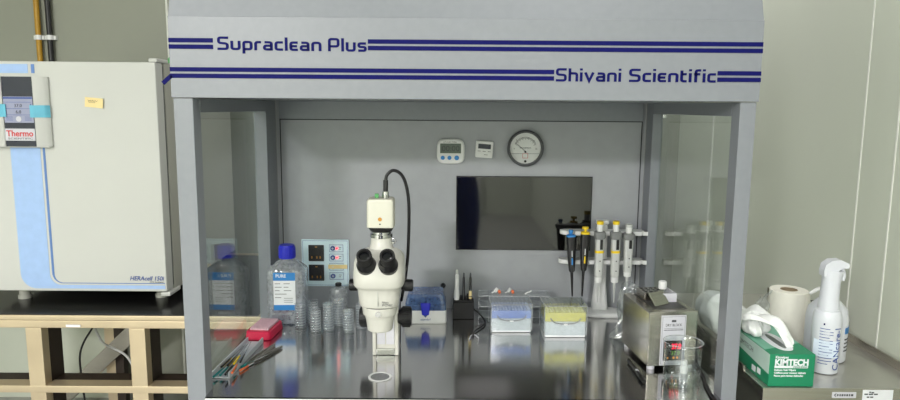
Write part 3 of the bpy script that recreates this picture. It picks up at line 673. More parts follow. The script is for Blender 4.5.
# ---------------------------------------------------------------- blue lidded tube box
bb = thing('tube_box', 'white box with a translucent blue lid and dark blue latch', 'box', (-.0735, .595, WZ), .5)
MB().loft([(0, .066, .056, 12), (.003, .0675, .0575, 12), (.040, .0665, .0565, 12), (.043, .065, .055, 12)], 48).build('box_base', 'white', bb)
MB().loft([(.043, .066, .056, 12), (.062, .065, .055, 12), (.0625, .064, .052, 12), (.088, .058, .050, 12, 0, .003), (.092, .055, .047, 12, 0, .003)], 48).build('lid', 'lidblue', bb)
rr = MB()
for i in range(8):
    for j in range(6): rr.cyl((-.049+i*.014, -.034+j*.014, .044), (-.049+i*.014, -.034+j*.014, .058), .0048, seg=10)
rr.build('tube_rows', 'milky', bb)
MB().loft([(.030, .011, .003, 4, 0, -.0585), (.052, .014, .004, 4, 0, -.0575), (.066, .016, .004, 4, 0, -.0560), (.068, .015, .003, 4, 0, -.0555)], 24).build('latch', 'capblue', bb)
text('lettering', 'eppendorf', .009, 'txtblue', bb, (.0, -.0580, .012), align='CENTER', width=.032)
MB().prism([(-.007, .029), (.007, .029), (0, .021)], lambda x, z: (x, -.0575, z), lambda x, z: (x, -.0585, z)).build('printed_mark', 'txtblue', bb)
t = thing('suction_hook', 'tiny black hook on the back panel above the blue lidded box', 'hook', (-.019, BY, .878))
MB().cyl((0, 0, 0), (0, -.012, 0), .009, .006).cyl((0, -.010, .004), (0, -.022, .012), .004).build('hook_body', 'black', t)

# ---------------------------------------------------------------- pen stand and denuding pens
ps = tag(MB().box(.0145, .0825, .587, .640, WZ, WZ+.056, .002).box(.018, .079, .592, .636, WZ+.056, WZ+.062, .001).build('pen_stand', 'rubber'), 'black block stand holding one white and two dark pens', 'stand')
def pen(x, lab, body, z1, r, tipc, band=None, y=.602):
    t = thing('handling_pen', lab, 'pen', (x, y, WZ+.062), 0, 'pens in the block stand')
    MB().loft([(0, r*1.2, r*1.2), (.012, r*1.25, r*1.25), (.016, r, r), (z1*.8, r*.9, r*.9), (z1*.86, r*.55, r*.55)], 20).build('barrel', body, t)
    MB().loft([(z1*.86, r*.7, r*.7), (z1*.97, r*.55, r*.55), (z1, r*.2, r*.2)], 14).build('tip', tipc, t)
    if band: MB().loft([(.004, r*1.28, r*1.28), (.030, r*1.1, r*1.1)], 18).build('band', band, t)
    return t
a = pen(.0265, 'white handling pen with grey tip in the black block stand', 'white', .100, .0072, 'pipgrey', 'white')
pen(.0490, 'middle black pen in the block stand', 'black', .090, .0042, 'greytext')
pen(.0705, 'black pen with beige collar at the right of the block stand', 'black', .090, .0045, 'greytext', 'yellow_note')
for x, y in ((.040, .604), (.058, .600), (.062, .622)): MB().cyl((x, y, WZ+.062), (x, y, WZ+.076), .0032).build('peg', 'black', ps)
cable('looped_cord', [(.083, .600, WZ+.030), (.100, .585, WZ+.020), (.117, .560, WZ+.004), (.112, .520, WZ+.004), (.090, .480, WZ+.004), (.078, .450, WZ+.004), (.074, .420, WZ+.004)], .0026, 'black', 'black cord curling from the block stand toward the blue tip box')
t = tag(MB().tube([(.062, .395, WZ+.002), (.068, .42, WZ+.0035), (.074, .43, WZ+.003)], .0018, 8).tube([(.090, .405, WZ+.002), (.082, .425, WZ+.0035), (.074, .43, WZ+.003)], .0018, 8).build('wire_fork', 'badge'), 'tiny forked white clip at the end of the black cord', 'clip')

# ---------------------------------------------------------------- tip boxes
def tip_box(name, lab, x, y, w, d, h, rackc, tipc, bodym):
    t = thing(name, lab, 'tip box', (x, y, WZ), 1, 'pipette tip boxes')
    MB().box(-w/2+.003, w/2-.003, -d/2+.003, d/2-.003, 0, h*.50, .003).build('tip_base', bodym, t)
    rk_ = MB().box(-w/2+.003, w/2-.003, -d/2+.003, d/2-.003, h*.505, h*.78, .001).build('tip_rack', rackc, t)
    q = MB()
    for i in range(12):
        for j in range(8): q.cyl((-w*.41+i*w*.82/11, -d*.38+j*d*.76/7, h*.78), (-w*.41+i*w*.82/11, -d*.38+j*d*.76/7, h*.84), w*.023, seg=8)
    q.build('tip_rows', tipc, rk_)
    ld = MB()
    th = .0012; z0, z1 = h*.08, h
    for a in (((-w/2, w/2, -d/2, -d/2+th, z0, z1)), (-w/2, w/2, d/2-th, d/2, z0, z1), (-w/2, -w/2+th, -d/2+th, d/2-th, z0, z1), (w/2-th, w/2, -d/2+th, d/2-th, z0, z1), (-w/2, w/2, -d/2, d/2, z1, z1+th)): ld.box(*a)
    L_ = ld.build('clear_lid', 'clearp', t)
    rb = MB()
    for x_ in (-w/2, w/2):
        for y_ in (-d/2, d/2): rb.cyl((x_, y_, z0), (x_, y_, z1), .0011, seg=8)
    for i in range(11): rb.box(-w/2+i*w/10-.0003, -w/2+i*w/10+.0003, -d/2, d/2, z1+th, z1+th+.0008)
    for y_ in (-d/2, d/2): rb.cyl((-w/2, y_, z1), (w/2, y_, z1), .0012, seg=8)
    for x_ in (-w/2, w/2): rb.cyl((x_, -d/2, z1), (x_, d/2, z1), .0012, seg=8)
    rb.build('lid_ribs', 'milky', L_)
    MB().tube([(-w*.36, -d/2-.001, h*.62), (-w*.28, -d/2-.001, h*.50), (-w*.12, -d/2-.001, h*.445), (w*.12, -d/2-.001, h*.445), (w*.28, -d/2-.001, h*.50), (w*.36, -d/2-.001, h*.62)], .0016, 8).build('lid_handle', 'pipshade', t)
    MB().box(-.006, .006, -d/2-.003, -d/2, h*.40, h*.45, .001).build('lid_catch', 'white', t)
    return t
tip_box('tip_box', 'clear lidded tip box with a pale blue rack of tips', .192, .4575+.045, .126, .086, .088, 'tipblue', 'tiphole', 'labelwhite')
tip_box('tip_box', 'clear lidded tip box with a yellow rack of tips', .3495, .4165+.047, .127, .092, .098, 'tipyellow', 'tipholey', 'labelwhite')
# clear rack behind the blue tip box
cr = thing('clear_tube_rack', 'empty clear plastic rack standing behind the blue tip box', 'rack', (.212, .610, WZ))
g = MB()
for z in (.010, .045, .080): g.box(-.115, .115, -.030, .040, z, z+.0015)
for x in (-.115, -.0555, .004, .0595, .1135): g.box(x, x+.0015, -.030, .040, 0, .081)
g.build('rack_frame', 'clearp', cr)
g = MB()
for z in (.010, .045, .080):
    g.cyl((-.115, -.030, z), (.115, -.030, z), .0012, seg=6); g.cyl((-.115, .040, z), (.115, .040, z), .0012, seg=6)
g.build('rack_edges', 'milky', cr)
for x, lb, c1 in ((.160, 'small white tube with orange ring on the clear rack, left one', 'white'), (.203, 'small milky tube with orange end on the clear rack, right one', 'pipgrey')):
    t = thing('capped_tube', lb, 'tube', (x, .600, WZ+.0824), 0, 'small tubes on the clear rack')
    MB().cyl((-.010, 0, .006), (-.001, 0, .018), .0052, .0060, bev=.001).cyl((-.020, 0, .003), (-.010, 0, .008), .0020).build('tube_body', c1, t)
    MB().cyl((.001, -.002, .006), (.009, -.002, .0085), .0062, bev=.001).build('orange_cap', 'orange', t)
t = tag(MB().tube([(.247, .592, WZ+.0845), (.256, .592, WZ+.090), (.262, .592, WZ+.0915), (.268, .592, WZ+.096)], .0022, 8).build('plastic_clip', 'white'), 'thin white plastic clip on top of the clear rack', 'clip')

# ---------------------------------------------------------------- pipette stand and pipettes
PY = .625
stn = thing('pipette_stand', 'white pipette stand with two shelves and a round post', 'pipette stand', (.511, PY+.035, WZ))
MB().loft([(0, .060, .038, 4, .005, -.012), (.004, .062, .040, 4, .005, -.012), (.014, .058, .036, 4, .005, -.012), (.018, .030, .022, 3, -.004, 0)], 40).build('stand_base', 'white', stn)
MB().loft([(.012, .028, .020, 3, -.006, 0), (.05, .0245, .017, 3, -.006, 0), (.10, .019, .014, 3, -.006, 0), (.29, .0175, .013, 3, -.006, 0), (.302, .016, .012, 3, -.006, 0), (.308, .022, .016, 3, -.006, 0), (.318, .021, .015, 3, -.006, 0)], 32).build('stand_post', 'white', stn)
def shelf(z, name, x0, x1):
    pl = [(x0, -.012), (x0+.006, -.024), (x0+.02, -.030)]
    for i in range(6):
        cx = -.117+i*.0475+.005
        if i < 6:
            pl += [(cx-.010, -.036), (cx-.006, -.024), (cx+.006, -.024), (cx+.010, -.036)]
    pl += [(x1-.006, -.034), (x1, -.022), (x1, .004), (x1-.012, .012), (x0+.016, .012), (x0, .002)]
    MB().prism(pl, lambda x, y: (x, y-.0, z), lambda x, y: (x, y-.0, z-.013)).build(name, 'white', stn, smooth=False)
shelf(.286, 'upper_shelf', -.145, .126)
shelf(.190, 'lower_shelf', -.148, .130)
def pipette(x, top, tip, kind, accent, lab, lean=0):
    yb = PY-.022
    t = thing('pipette', lab, 'pipette', (x, yb, WZ+tip), 0, 'pipettes on the stand'); t.rotation_euler = (0, math.radians(lean), 0)
    H = top-tip
    if kind == 'black':
        MB().loft([(0, .0022, .0022), (.010, .0028, .0028), (H*.36, .0048, .0048), (H*.37, .0062, .0062)], 18).build('shaft', 'black', t)
        MB().loft([(H*.37, .0070, .0070), (H*.39, .0095, .0095, 3), (H*.60, .0130, .0125, 3), (H*.86, .0150, .0135, 3), (H*.90, .0140, .0125, 3)], 28).build('handle', 'black', t)
        MB().loft([(H*.90, .0145, .0130, 3), (H*.925, .0145, .0130, 3), (H*.935, .009, .009)], 28).build('colour_band', accent, t)
        MB().loft([(H*.93, .004, .004), (H*.97, .004, .004), (H*.97, .0105, .0105), (H, .0105, .0105)] if accent == 'yellow' else [(H*.93, .005, .005), (H*.965, .006, .006), (H*.98, .008, .008), (H, .007, .007)], 20).build('plunger', accent, t)
        MB().box(-.0012, .0012, -.0137, -.0120, H*.61, H*.70, .0004).build('white_print', 'labelwhite', t)
        MB().box(-.0022, .0022, -.0132, -.0105, H*.49, H*.59, .0004).build('colour_mark', accent, t)
    else:
        MB().loft([(0, .0018, .0018), (.02, .0026, .0026), (H*.24, .0048, .0048), (H*.25, .0058, .0058)], 18).build('shaft', 'pipgrey', t)
        MB().loft([(H*.25, .009, .009), (H*.255, .0115, .011), (H*.315, .0125, .0115), (H*.32, .010, .010)], 24).build('tip_cone', 'white', t)
        MB().loft([(H*.32, .0115, .011, 3), (H*.34, .0130, .0120, 3), (H*.62, .0135, .0125, 3.5), (H*.80, .0140, .0135, 3.5)], 28).build('handle', 'pipgrey', t)
        MB().loft([(H*.78, .0145, .0135, 3), (H*.80, .018, .017, 3), (H*.86, .0185, .018, 3), (H*.875, .015, .014, 3)], 28).build('finger_collar', 'pipshade', t)
        MB().loft([(H*.87, .0095, .0095), (H*.96, .0105, .0105), (H*.96, .0105, .0105), (H*.962, .009, .009)], 20).build('plunger', 'white', t)
        MB().loft([(H*.958, .0108, .0108), (H*.995, .0112, .0112), (H, .009, .009)], 20).build('plunger_cap', accent, t)
        MB().box(-.001, .008, -.0150, -.0125, H*.66, H*.78, .0005).build('volume_window', 'black', t)
        if accent == 'yellow': MB().loft([(H*.615, .0140, .0130, 3.5), (H*.645, .0141, .0131, 3.5)], 28).build('colour_band', 'yellow', t)
        MB().cyl((.001, -.0122, H*.52), (.001, -.0140, H*.52), .002).cyl((.001, -.0122, H*.40), (.001, -.0138, H*.40), .002).build('handle_dots', 'greytext', t)
pipette(.403, .295, .075, 'black', 'labelblue', 'black pipette with blue top, leftmost on the white stand', -3)
pipette(.4350, .305, .075, 'black', 'yellow', 'black pipette with yellow top, second on the white stand', .8)
pipette(.4850, .325, .055, 'grey', 'yellow', 'grey pipette with yellow cap in front of the stand post', 0)
pipette(.5390, .325, .055, 'grey', 'yellow', 'grey pipette with yellow cap, right of the stand post', -.6)
pipette(.5790, .315, .085, 'grey', 'pipgrey', 'all grey pipette at the right end of the white stand', -.3)

# ---------------------------------------------------------------- dry block heater
dh = thing('dry_block_heater', 'stainless steel dry block heater with red digital display', 'heater', (.590, .181, WZ), 6)
w, dp, z0, z1 = .066, .190, .010, .155
hb = MB().box(-w, w, .002, dp, z0, z1, .002)
hb.box(-w, w, 0, .006, z0, z1+.002, .002); hb.build('heater_body', 'steel', dh)
for x, y in ((-.052, .012), (.052, .012), (-.052, .175), (.052, .175)): MB().cyl((x, y, 0), (x, y, z0), .010).build('foot', 'badge', dh)
fp = MB().box(-.034, .034, -.002, 0, .012, .148, .001).build('front_plate', 'badge', dh)
g = MB()
for a_, b_, c_, d_ in ((-.031, .031, .144, .1445), (-.031, .031, .0155, .016), (-.031, -.0305, .0155, .1445), (.0305, .031, .0155, .1445), (-.026, .026, .1125, .113)): g.box(a_, b_, -.0026, -.002, c_, d_)
g.build('plate_lines', 'greytext', fp, smooth=False)
MB().box(-.006, .006, -.0026, -.002, .1300, .1355).build('maker_mark', 'greytext', fp)
text('lettering', 'DRY BLOCK', .010, 'greytext', fp, (0, -.0023, .1185), align='CENTER', width=.044)
mp_ = MB()
for x, w in ((-.026, .009), (-.016, .006), (-.009, .010), (.002, .008), (.011, .005), (.017, .009)): mp_.box(x, x+w, -.0026, -.002, .1075, .1092)
mp_.build('fine_print', 'greytext', fp, smooth=False)
ds = MB().box(-.026, .024, -.006, -.002, .026, .080, .001).build('display', 'black', dh)
text('digits', '37.0', .020, 'digitred', ds, (.008, -.0062, .058), align='CENTER', bold=.0006, width=.026)
text('digits', '37.0', .014, 'digitgreen', ds, (.006, -.0062, .042), align='CENTER')
MB().cyl((-.014, -.006, .034), (-.014, -.0066, .034), .0025).cyl((.002, -.006, .034), (.002, -.0066, .034), .003).cyl((.012, -.006, .034), (.012, -.0066, .034), .003).build('key_dots', 'amber', ds)
MB().box(-.040, .048, .030, .175, z1, z1+.0015).build('recess_panel', mat('dark_recess', (92,92,90), .45, .6), dh)
bl = MB().box(-.038, .020, .105, .165, z1+.0015, z1+.024, .002).build('heating_block', 'steel', dh)
g = MB()
for i in range(4):
    for j in range(3): g.cyl((-.030+i*.014, .115+j*.018, z1+.024), (-.030+i*.014, .115+j*.018, z1+.0246), .005, seg=14)
g.build('block_wells', 'dark', bl)
MB().merge(BX(-.028, .028, -.002, .002, -.020, .020, .001).bm, Matrix.Translation((-.012, .072, z1+.017)) @ Matrix.Rotation(math.radians(28), 4, 'Z') @ Matrix.Rotation(math.radians(-40), 4, 'X')).build('block_shield', 'steel', dh)
MB().box(.002, .046, .086, .089, z1+.0015, z1+.026, .001).box(.043, .046, .089, .165, z1+.0015, z1+.026, .001).build('recess_shield', 'badge', dh)
vl = thing('sample_vial', 'glass vial with white cap standing behind the heater block shield', 'vial', (.581, .352, WZ+z1+.0016)); 
vl.location = (.600, .315, WZ+z1+.0016)
MB().loft([(0, .009, .009), (.001, .010, .010), (.022, .010, .010), (.026, .007, .007), (.030, .007, .007)], 24).build('vial_glass', 'beaker', vl)
MB().loft([(.026, .0105, .0105), (.027, .0115, .0115), (.045, .0112, .0112), (.048, .009, .009)], 24).build('vial_cap', 'white', vl)
# crinkled clear bag at the left of the heater
def bagfn(cx, cy, z0, w, d, h, seed):
    rnd = random.Random(seed); ph = [rnd.uniform(0, 6.28) for _ in range(8)]
    def f(u, v):
        a = 2*PI*u; k = 1-.45*v**2.2
        r = 1+.13*math.sin(3*a+ph[0]+4*v)+.09*math.sin(7*a+ph[1]-6*v)+.05*math.sin(13*a+ph[2]+9*v)
        return (cx+w*k*r*math.cos(a)+.012*math.sin(5*v+ph[3]), cy+d*k*r*math.sin(a), z0+h*v*(1+.06*math.sin(2*a+ph[4])))
    return f
bg = tag(MB().sheet(bagfn(.556, .425, WZ+.002, .056, .036, .158, 5), 48, 20, .0004).build('plastic_bag', 'bag', angle=20, recalc=False), 'crinkled clear plastic bag left of the steel heater', 'bag')
pn = thing('marker_pen', 'black marker lying on the worktop before the steel heater', 'pen', (.4885, .157, WZ+.0058), -1)
MB().cyl((0, .070, 0), (.002, -.040, 0), .0052, .0058, 16, .001).build('pen_barrel', 'black', pn)
MB().cyl((.002, -.040, 0), (.003, -.072, 0), .0056, .0050, 16, .001).build('pen_cap', 'rubber', pn)
MB().cyl((.002, -.004, .0001), (.002, -.014, .0001), .0059).build('pen_band', 'badge', pn)
# beaker with two small capped vials
bk = thing('glass_beaker', 'clear glass beaker with a pouring spout before the heater', 'beaker', (.588, .098, WZ))
def bkf(u, v):
    a = 2*PI*u; r = .0440
    if v < .08: r = .0440*(.80+.20*v/.08)
    sp = max(0, math.cos(a-math.radians(215)))**24 * max(0, (v-.86)/.14)
    r += .0035*max(0, (v-.95)/.05)+.010*sp
    return (r*math.cos(a), r*math.sin(a), .0015+.105*v-.002*sp)
MB().sheet(bkf, 64, 26, .0016).build('beaker_wall', 'beaker', bk, recalc=False)
MB().cyl((0, 0, .0006), (0, 0, .0030), .0385, seg=40).build('beaker_bottom', 'beaker', bk)
MB().tube([(.0477*math.cos(2*PI*i/40)+(.009*math.cos(math.radians(215)) if i in (24,) else 0), .0467*math.sin(2*PI*i/40)+(.009*math.sin(math.radians(215)) if i in (24,) else 0), .1068) for i in range(41)], .0012, 8, 2).build('beaker_rim', 'milky', bk)
g = MB()
for i in range(6): g.box(.0, .010 if i % 2 else .006, -.0002, .0003, .02+i*.012, .0207+i*.012)
o = g.build('graduation_marks', 'milky', bk, smooth=False); o.data.transform(Matrix.Translation((.0262, -.0352, 0)) @ Matrix.Rotation(math.radians(35), 4, 'Z'))
t = thing('small_vial', 'short clear vial with white cap standing inside the beaker', 'vial', (.593, .098, WZ+.0032))
MB().loft([(0, .011, .011), (.020, .011, .011), (.023, .008, .008)], 20).build('vial_glass', 'milky', t)
MB().loft([(.022, .009, .009), (.034, .010, .010), (.040, .0085, .0085), (.041, .007, .007), (.048, .0085, .0085), (.054, .007, .007)], 20).build('vial_cap', 'white', t)
cable('power_cord', [(.655, .400, WZ+.0045), (.668, .25, WZ+.0045), (.655, .13, WZ+.0045), (.642, .08, WZ+.0045), (.632, .02, WZ+.0045), (.630, -.002, WZ+.0048), (.630, -.022, WZ-.004), (.630, -.024, WZ-.05)], .004, 'black', 'black power cord running along the right glass to the worktop front edge')

# ---------------------------------------------------------------- side table at the right wall
TZ = .84
tb = thing('steel_side_table', 'stainless steel side table with raised edges beside the right wall', 'table', (.93, .36, 0))
tx0, tx1, ty0, ty1 = .734-.93, 1.130-.93, -.028-.36, .78-.36
MB().box(tx0+.002, tx1-.002, ty0+.002, ty1, TZ-.028, TZ-.0006, .003).build('table_top', 'steel_table', tb)
MB().box(tx0, tx1, ty0, ty0+.002, TZ-.034, TZ+.001, .001).build('front_edge', 'steel', tb)
MB().box(tx0-.003, tx0+.003, ty0+.10, ty1, TZ-.002, TZ+.016, .001).build('side_upstand', 'steel', tb)
MB().box(tx1-.006, tx1, ty0+.02, ty1, TZ-.002, TZ+.022, .001).build('side_upstand', 'steel', tb)
MB().box(tx0, tx0+.002, ty0+.002, ty1, TZ-.12, TZ-.001).build('side_skirt', 'steel', tb)
for x in (tx0+.005, tx1-.045):
    for y in (ty0+.02, ty1-.06): MB().box(x, x+.04, y, y+.04, 0, TZ-.028, .003).build('leg', 'steel', tb)
MB().box(tx0+.03, tx1-.03, ty0+.010, ty0+.30, TZ-.12, TZ-.034, .004).build('blue_drawer', 'blueseat', tb)
MB().box(.895-.93, .951-.93, ty0-.0008, ty0, TZ-.022, TZ-.008).build('maker_plate', 'badge', tb)
mp_ = MB()
for x, w in ((.9065, .003), (.912, .003), (.917, .004), (.923, .003), (.928, .004), (.934, .003), (.939, .005)): mp_.box(x-.93, x+w-.93, ty0-.0013, ty0-.0008, TZ-.0175, TZ-.0125)
mp_.prism([(.899-.93, TZ-.015), (.904-.93, TZ-.0105), (.9045-.93, TZ-.0125), (.9015-.93, TZ-.015), (.9045-.93, TZ-.0175), (.904-.93, TZ-.0195)], lambda x, z: (x, ty0-.0013, z), lambda x, z: (x, ty0-.0008, z)); mp_.build('plate_print', 'greytext', tb, smooth=False)
lb_ = MB().box(.966-.93, 1.037-.93, ty0-.0008, ty0, TZ-.030, TZ-.002).build('service_label', 'labelwhite', tb)
mp_ = MB()
for x, w, z in ((.970, .008, .014), (.980, .010, .014), (.992, .009, .014), (.976, .006, .021), (.984, .007, .021), (.981, .004, .009), (.986, .006, .010)): mp_.box(x-.93, x+w-.93, ty0-.0013, ty0-.0008, TZ-z, TZ-z+.003)
mp_.build('label_print', 'greytext', lb_, smooth=False)
# wiper box
wb = thing('wiper_box', 'green and white cardboard wipes box on the steel table', 'box', (.8015, .086, TZ+.0005), 0)
bw, bd2, bh = .053, .105, .079
MB().box(-bw, bw, -bd2, bd2, 0, bh, .0012).build('carton', 'green', wb)
MB().prism([(-bd2+.001, .030), (bd2-.001, .044), (bd2-.001, bh-.001), (-bd2+.001, bh-.001)], lambda y, z: (-bw, y, z), lambda y, z: (-bw-.0006, y, z)).build('side_print', 'mint', wb, smooth=False)
MB().prism([(-bw+.001, -bd2+.030), (bw-.001, -bd2+.075), (bw-.001, bd2-.001), (-bw+.001, bd2-.001)], lambda x, y: (x, y, bh), lambda x, y: (x, y, bh+.0006)).build('top_print', mat('box_pale_green', (120,180,156), .5), wb, smooth=False)
MB().loft([(bh+.0006, .024, .064, 2.6, 0, -.02), (bh+.0012, .024, .064, 2.6, 0, -.02)], 40).build('top_oval', 'labelwhite', wb)
MB().loft([(bh+.0012, .008, .050, 2.4, 0, -.02), (bh+.0016, .008, .050, 2.4, 0, -.02)], 40).build('opening', 'greydark', wb)
yf = -bd2-.0003
text('small_lettering', 'Kimwipes', .0085, 'labelwhite', wb, (-.040, yf, .0690), width=.030, bold=.0002)
text('lettering', 'KIMTECH', .0205, 'labelwhite', wb, (-.041, yf, .0525), bold=.0009, width=.078)
MB().box(-.041, .037, yf, -bd2, .0455, .0510).build('white_bar', 'labelwhite', wb)
text('small_lettering', 'SCIENCE BRAND', .005, 'green', wb, (.002, yf-.0004, .0467), width=.033)
for i, s in enumerate(('Delicate Task Wipers', 'Chiffons pour travaux delicats', 'Panos para tareas delicadas')):
    text('small_lettering', s, .0062, 'labelwhite', wb, (-.041, yf, .0388-i*.0070), width=(.050, .074, .068)[i], bold=.0002)
text('small_lettering', 'KIMTECH', .018, 'greydark', wb, (-bw-.0007, .06, .052), rot=(PI/2, 0, -PI/2), width=.08)
MB().box(-bw-.0007, -bw, -.040, -.020, .008, .022, .0002).box(-bw-.0007, -bw, -.065, -.048, .012, .026, .0002).build('side_marks', 'labelwhite', wb)
# crumpled tissue rising out of the slot
def tis(cx, cy, z0, sx, sy, h, seed, lean=(0, 0), fold=1.0):
    rnd = random.Random(seed); ph = [rnd.uniform(0, 6.28) for _ in range(10)]
    def f(u, v):
        a = 2*PI*u; e = math.sin(PI*min(1, v*.5+.04)); k = e*(1-.18*v)
        r = 1+fold*(.16*math.sin(3*a+ph[0]+2*v)+.10*math.sin(5*a+ph[1]-3*v)+.06*math.sin(11*a+ph[2]+7*v)+.03*math.sin(19*a+ph[3]))
        z = z0+h*(1-math.cos(PI*v))/2*(1+.10*math.sin(4*a+ph[4]))
        k = math.sin(PI*(.08+.92*v)) if v > .5 else math.sin(PI*(.08+.92*v))*.9+.1
        return (cx+lean[0]*v+sx*k*r*math.cos(a), cy+lean[1]*v+sy*k*r*math.sin(a), z)
    return f
def ribbon(path, wid, seed, wave=.008):
    rnd = random.Random(seed); ph = [rnd.uniform(0, 6.28) for _ in range(4)]; P = catmull(path, 6); n = len(P)-1
    def f(u, v):
        i = min(n, int(round(u*n))); p = P[i]; w_ = wid(u)
        return (p.x+(v-.5)*w_*.55+wave*math.sin(9*v+ph[0]+3*u), p.y+(v-.5)*w_*.8, p.z+wave*math.sin(7*v+ph[1]+5*u)+wave*.6*math.sin(15*v+ph[2]-4*u))
    return f
MB().sheet(ribbon([(.020, -.052, bh-.002), (.016, -.044, bh+.020), (.004, -.020, bh+.045), (-.018, .010, bh+.054), (-.036, .035, bh+.050), (-.046, .065, bh+.030), (-.048, .085, bh+.008)], lambda u: .012+.11*min(1, u*1.4), 3, .009), 40, 30, .0006).sheet(tis(-.030, .045, bh+.002, .030, .055, .050, 21, (-.004, 0), 1.3), 64, 26, .0006).build('tissue', 'tissue', wb, angle=60, recalc=False)
th_ = tag(MB().sheet(tis(.785, .345, TZ+.0150, .062, .100, .098, 8, (-.004, 0), .9), 64, 26, .0006).build('tissue_heap', 'tissue', angle=60, recalc=False), 'crumpled white tissue heap on the steel table behind the wipes box', 'tissue')
# paper roll
pr = thing('paper_roll', 'upright white paper towel roll with open core', 'paper roll', (.940, .285, TZ)); pr.scale = (.91, .91, 1)
g = MB().loft([(0, .052, .052), (.001, .054, .054), (.149, .054, .054), (.151, .0525, .0525), (.151, .024, .024), (.02, .0235, .0235)], 56, True, True); g.build('roll_paper', 'roll', pr)
MB().loft([(.148, .0245, .0245), (.1515, .0245, .0245), (.1515, .0228, .0228), (.03, .0228, .0228)], 40, False, False).build('cardboard_core', 'card', pr)
MB().sheet(lambda u, v: ((.0545+.008*u)*math.cos(-1.0+1.1*u), (.0545+.008*u)*math.sin(-1.0+1.1*u), .002+.143*v), 14, 4, .0006).build('loose_sheet', 'roll', pr, recalc=False)
fl = tag(MB().sheet(lambda u, v: (.842+.028*u+.005*math.sin(8*v), .26-.01*u+.006*math.sin(6*u+5*v), TZ+.085+.055*v-.01*math.sin(5*u)+.01*u), 12, 14, .0005).build('plastic_film', 'bag', recalc=False), 'scrap of clear plastic film at the left of the paper roll', 'plastic film')
# spray bottle
sp = thing('spray_bottle', 'tall white trigger spray bottle printed with blue vertical lettering', 'spray bottle', (.934, .083, TZ), -4); sp.scale = (.80, .80, .975)
MB().loft([(0, .036, .036), (.003, .0405, .0405), (.130, .0415, .0415), (.146, .0400, .0400), (.158, .036, .036), (.164, .030, .030)], 48).build('bottle_body', 'bottlewhite', sp, angle=60)
MB().loft([(.163, .031, .031), (.168, .0305, .0305), (.195, .0270, .0270), (.230, .0255, .0255, 2.2, .001), (.255, .0275, .026, 2.4, .003), (.262, .0290, .026, 2.4, .005)], 44).build('sprayer_shroud', 'bottlewhite', sp, angle=60)
MB().prism([(-.028, .248), (-.0295, .262), (-.025, .278), (-.008, .289), (.018, .291), (.040, .283), (.044, .277), (.041, .270), (.026, .270), (.014, .264), (.010, .252)], lambda x, z: (x, -.017, z), lambda x, z: (x, .017, z)).build('spray_head', 'bottlewhite', sp, smooth=True, angle=50)
MB().tube([(.026, 0, .272), (.034, 0, .262), (.038, 0, .248), (.035, 0, .236)], .0052, 10).build('trigger', 'bottlewhite', sp)
ct = text('lettering', 'CANcare-I', .030, 'txtblue', sp, (0, 0, 0), rot=(0, 0, 0), width=.108)
for v in ct.data.vertices:
    a_ = math.radians(-90)+(.026-v.co.y)/.042; rr_ = .0426+v.co.z; v.co = (rr_*math.cos(a_), rr_*math.sin(a_), .012+v.co.x)
bpr = MB()
def cylpatch(mb, a0, a1, zz0, zz1, r, n=8):
    mb.prism([(a0+(a1-a0)*i/n, zz0) for i in range(n+1)] + [(a1+(a0-a1)*i/n, zz1) for i in range(n+1)], lambda a, z: (r*math.cos(a), r*math.sin(a), z), lambda a, z: ((r-.002)*math.cos(a), (r-.002)*math.sin(a), z))
for i in range(13):
    a0 = math.radians(-140); a1 = math.radians(-140+(52 if i % 3 else 38)); cylpatch(bpr, a0, a1, .118-i*.0075, .1195-i*.0075, .0421)
bpr.build('fine_print', 'txtblue', sp, smooth=False)
bp2 = MB(); cylpatch(bp2, math.radians(-165), math.radians(-60), .045, .088, .0419, 16); bp2.build('pale_blue_print', mat('faint_blue_wash', (206,218,232), .4), sp, smooth=False)
bp3 = MB(); cylpatch(bp3, math.radians(-128), math.radians(-122), .128, .133, .0421, 2); bp3.build('printed_square', 'navy', sp, smooth=False)
# second bottle behind
sb = thing('white_jug', 'squat white bottle with blue label hidden behind the spray bottle', 'bottle', (.984, .170, TZ), 0)
MB().loft([(0, .046, .046), (.004, .0495, .0495), (.110, .050, .050), (.135, .046, .044), (.155, .028, .028), (.162, .018, .018), (.175, .018, .018)], 44).build('jug_body', 'bottlewhite', sb, angle=60)
g = MB(); cylpatch(g, math.radians(-62), math.radians(5), .078, .094, .0508, 10); g.build('jug_label', 'labelblue', sb, smooth=False)
g = MB()
for i in range(4): cylpatch(g, math.radians(-62), math.radians(-5), .062-i*.010, .065-i*.010, .0507, 8)
g.build('jug_print', 'greytext', sb, smooth=False)
MB().cyl((0, 0, .175), (0, 0, .196), .013).cyl((0, 0, .190), (-.030, .0, .184), .006, .005).cyl((-.030, 0, .184), (-.050, 0, .172), .005, .004).build('pump_nozzle', 'white', sb)
ms = MB()
for k in range(9):
    z = .004+k*.0125; ms.tube([(.040*math.cos(2*PI*i/24), .040*math.sin(2*PI*i/24), z) for i in range(25)], .0009, 5, smooth=False)
for i in range(30):
    a = 2*PI*i/30; ms.cyl((.040*math.cos(a), .040*math.sin(a), .0), (.040*math.cos(a), .040*math.sin(a), .104), .0009, seg=5)
ms.cyl((0, 0, 0), (0, 0, .002), .040)
o = ms.build('mesh_cup', 'blackmesh'); o.location = (1.040, .300, TZ); tag(o, 'black wire mesh cup between the paper roll and white bottles', 'cup')

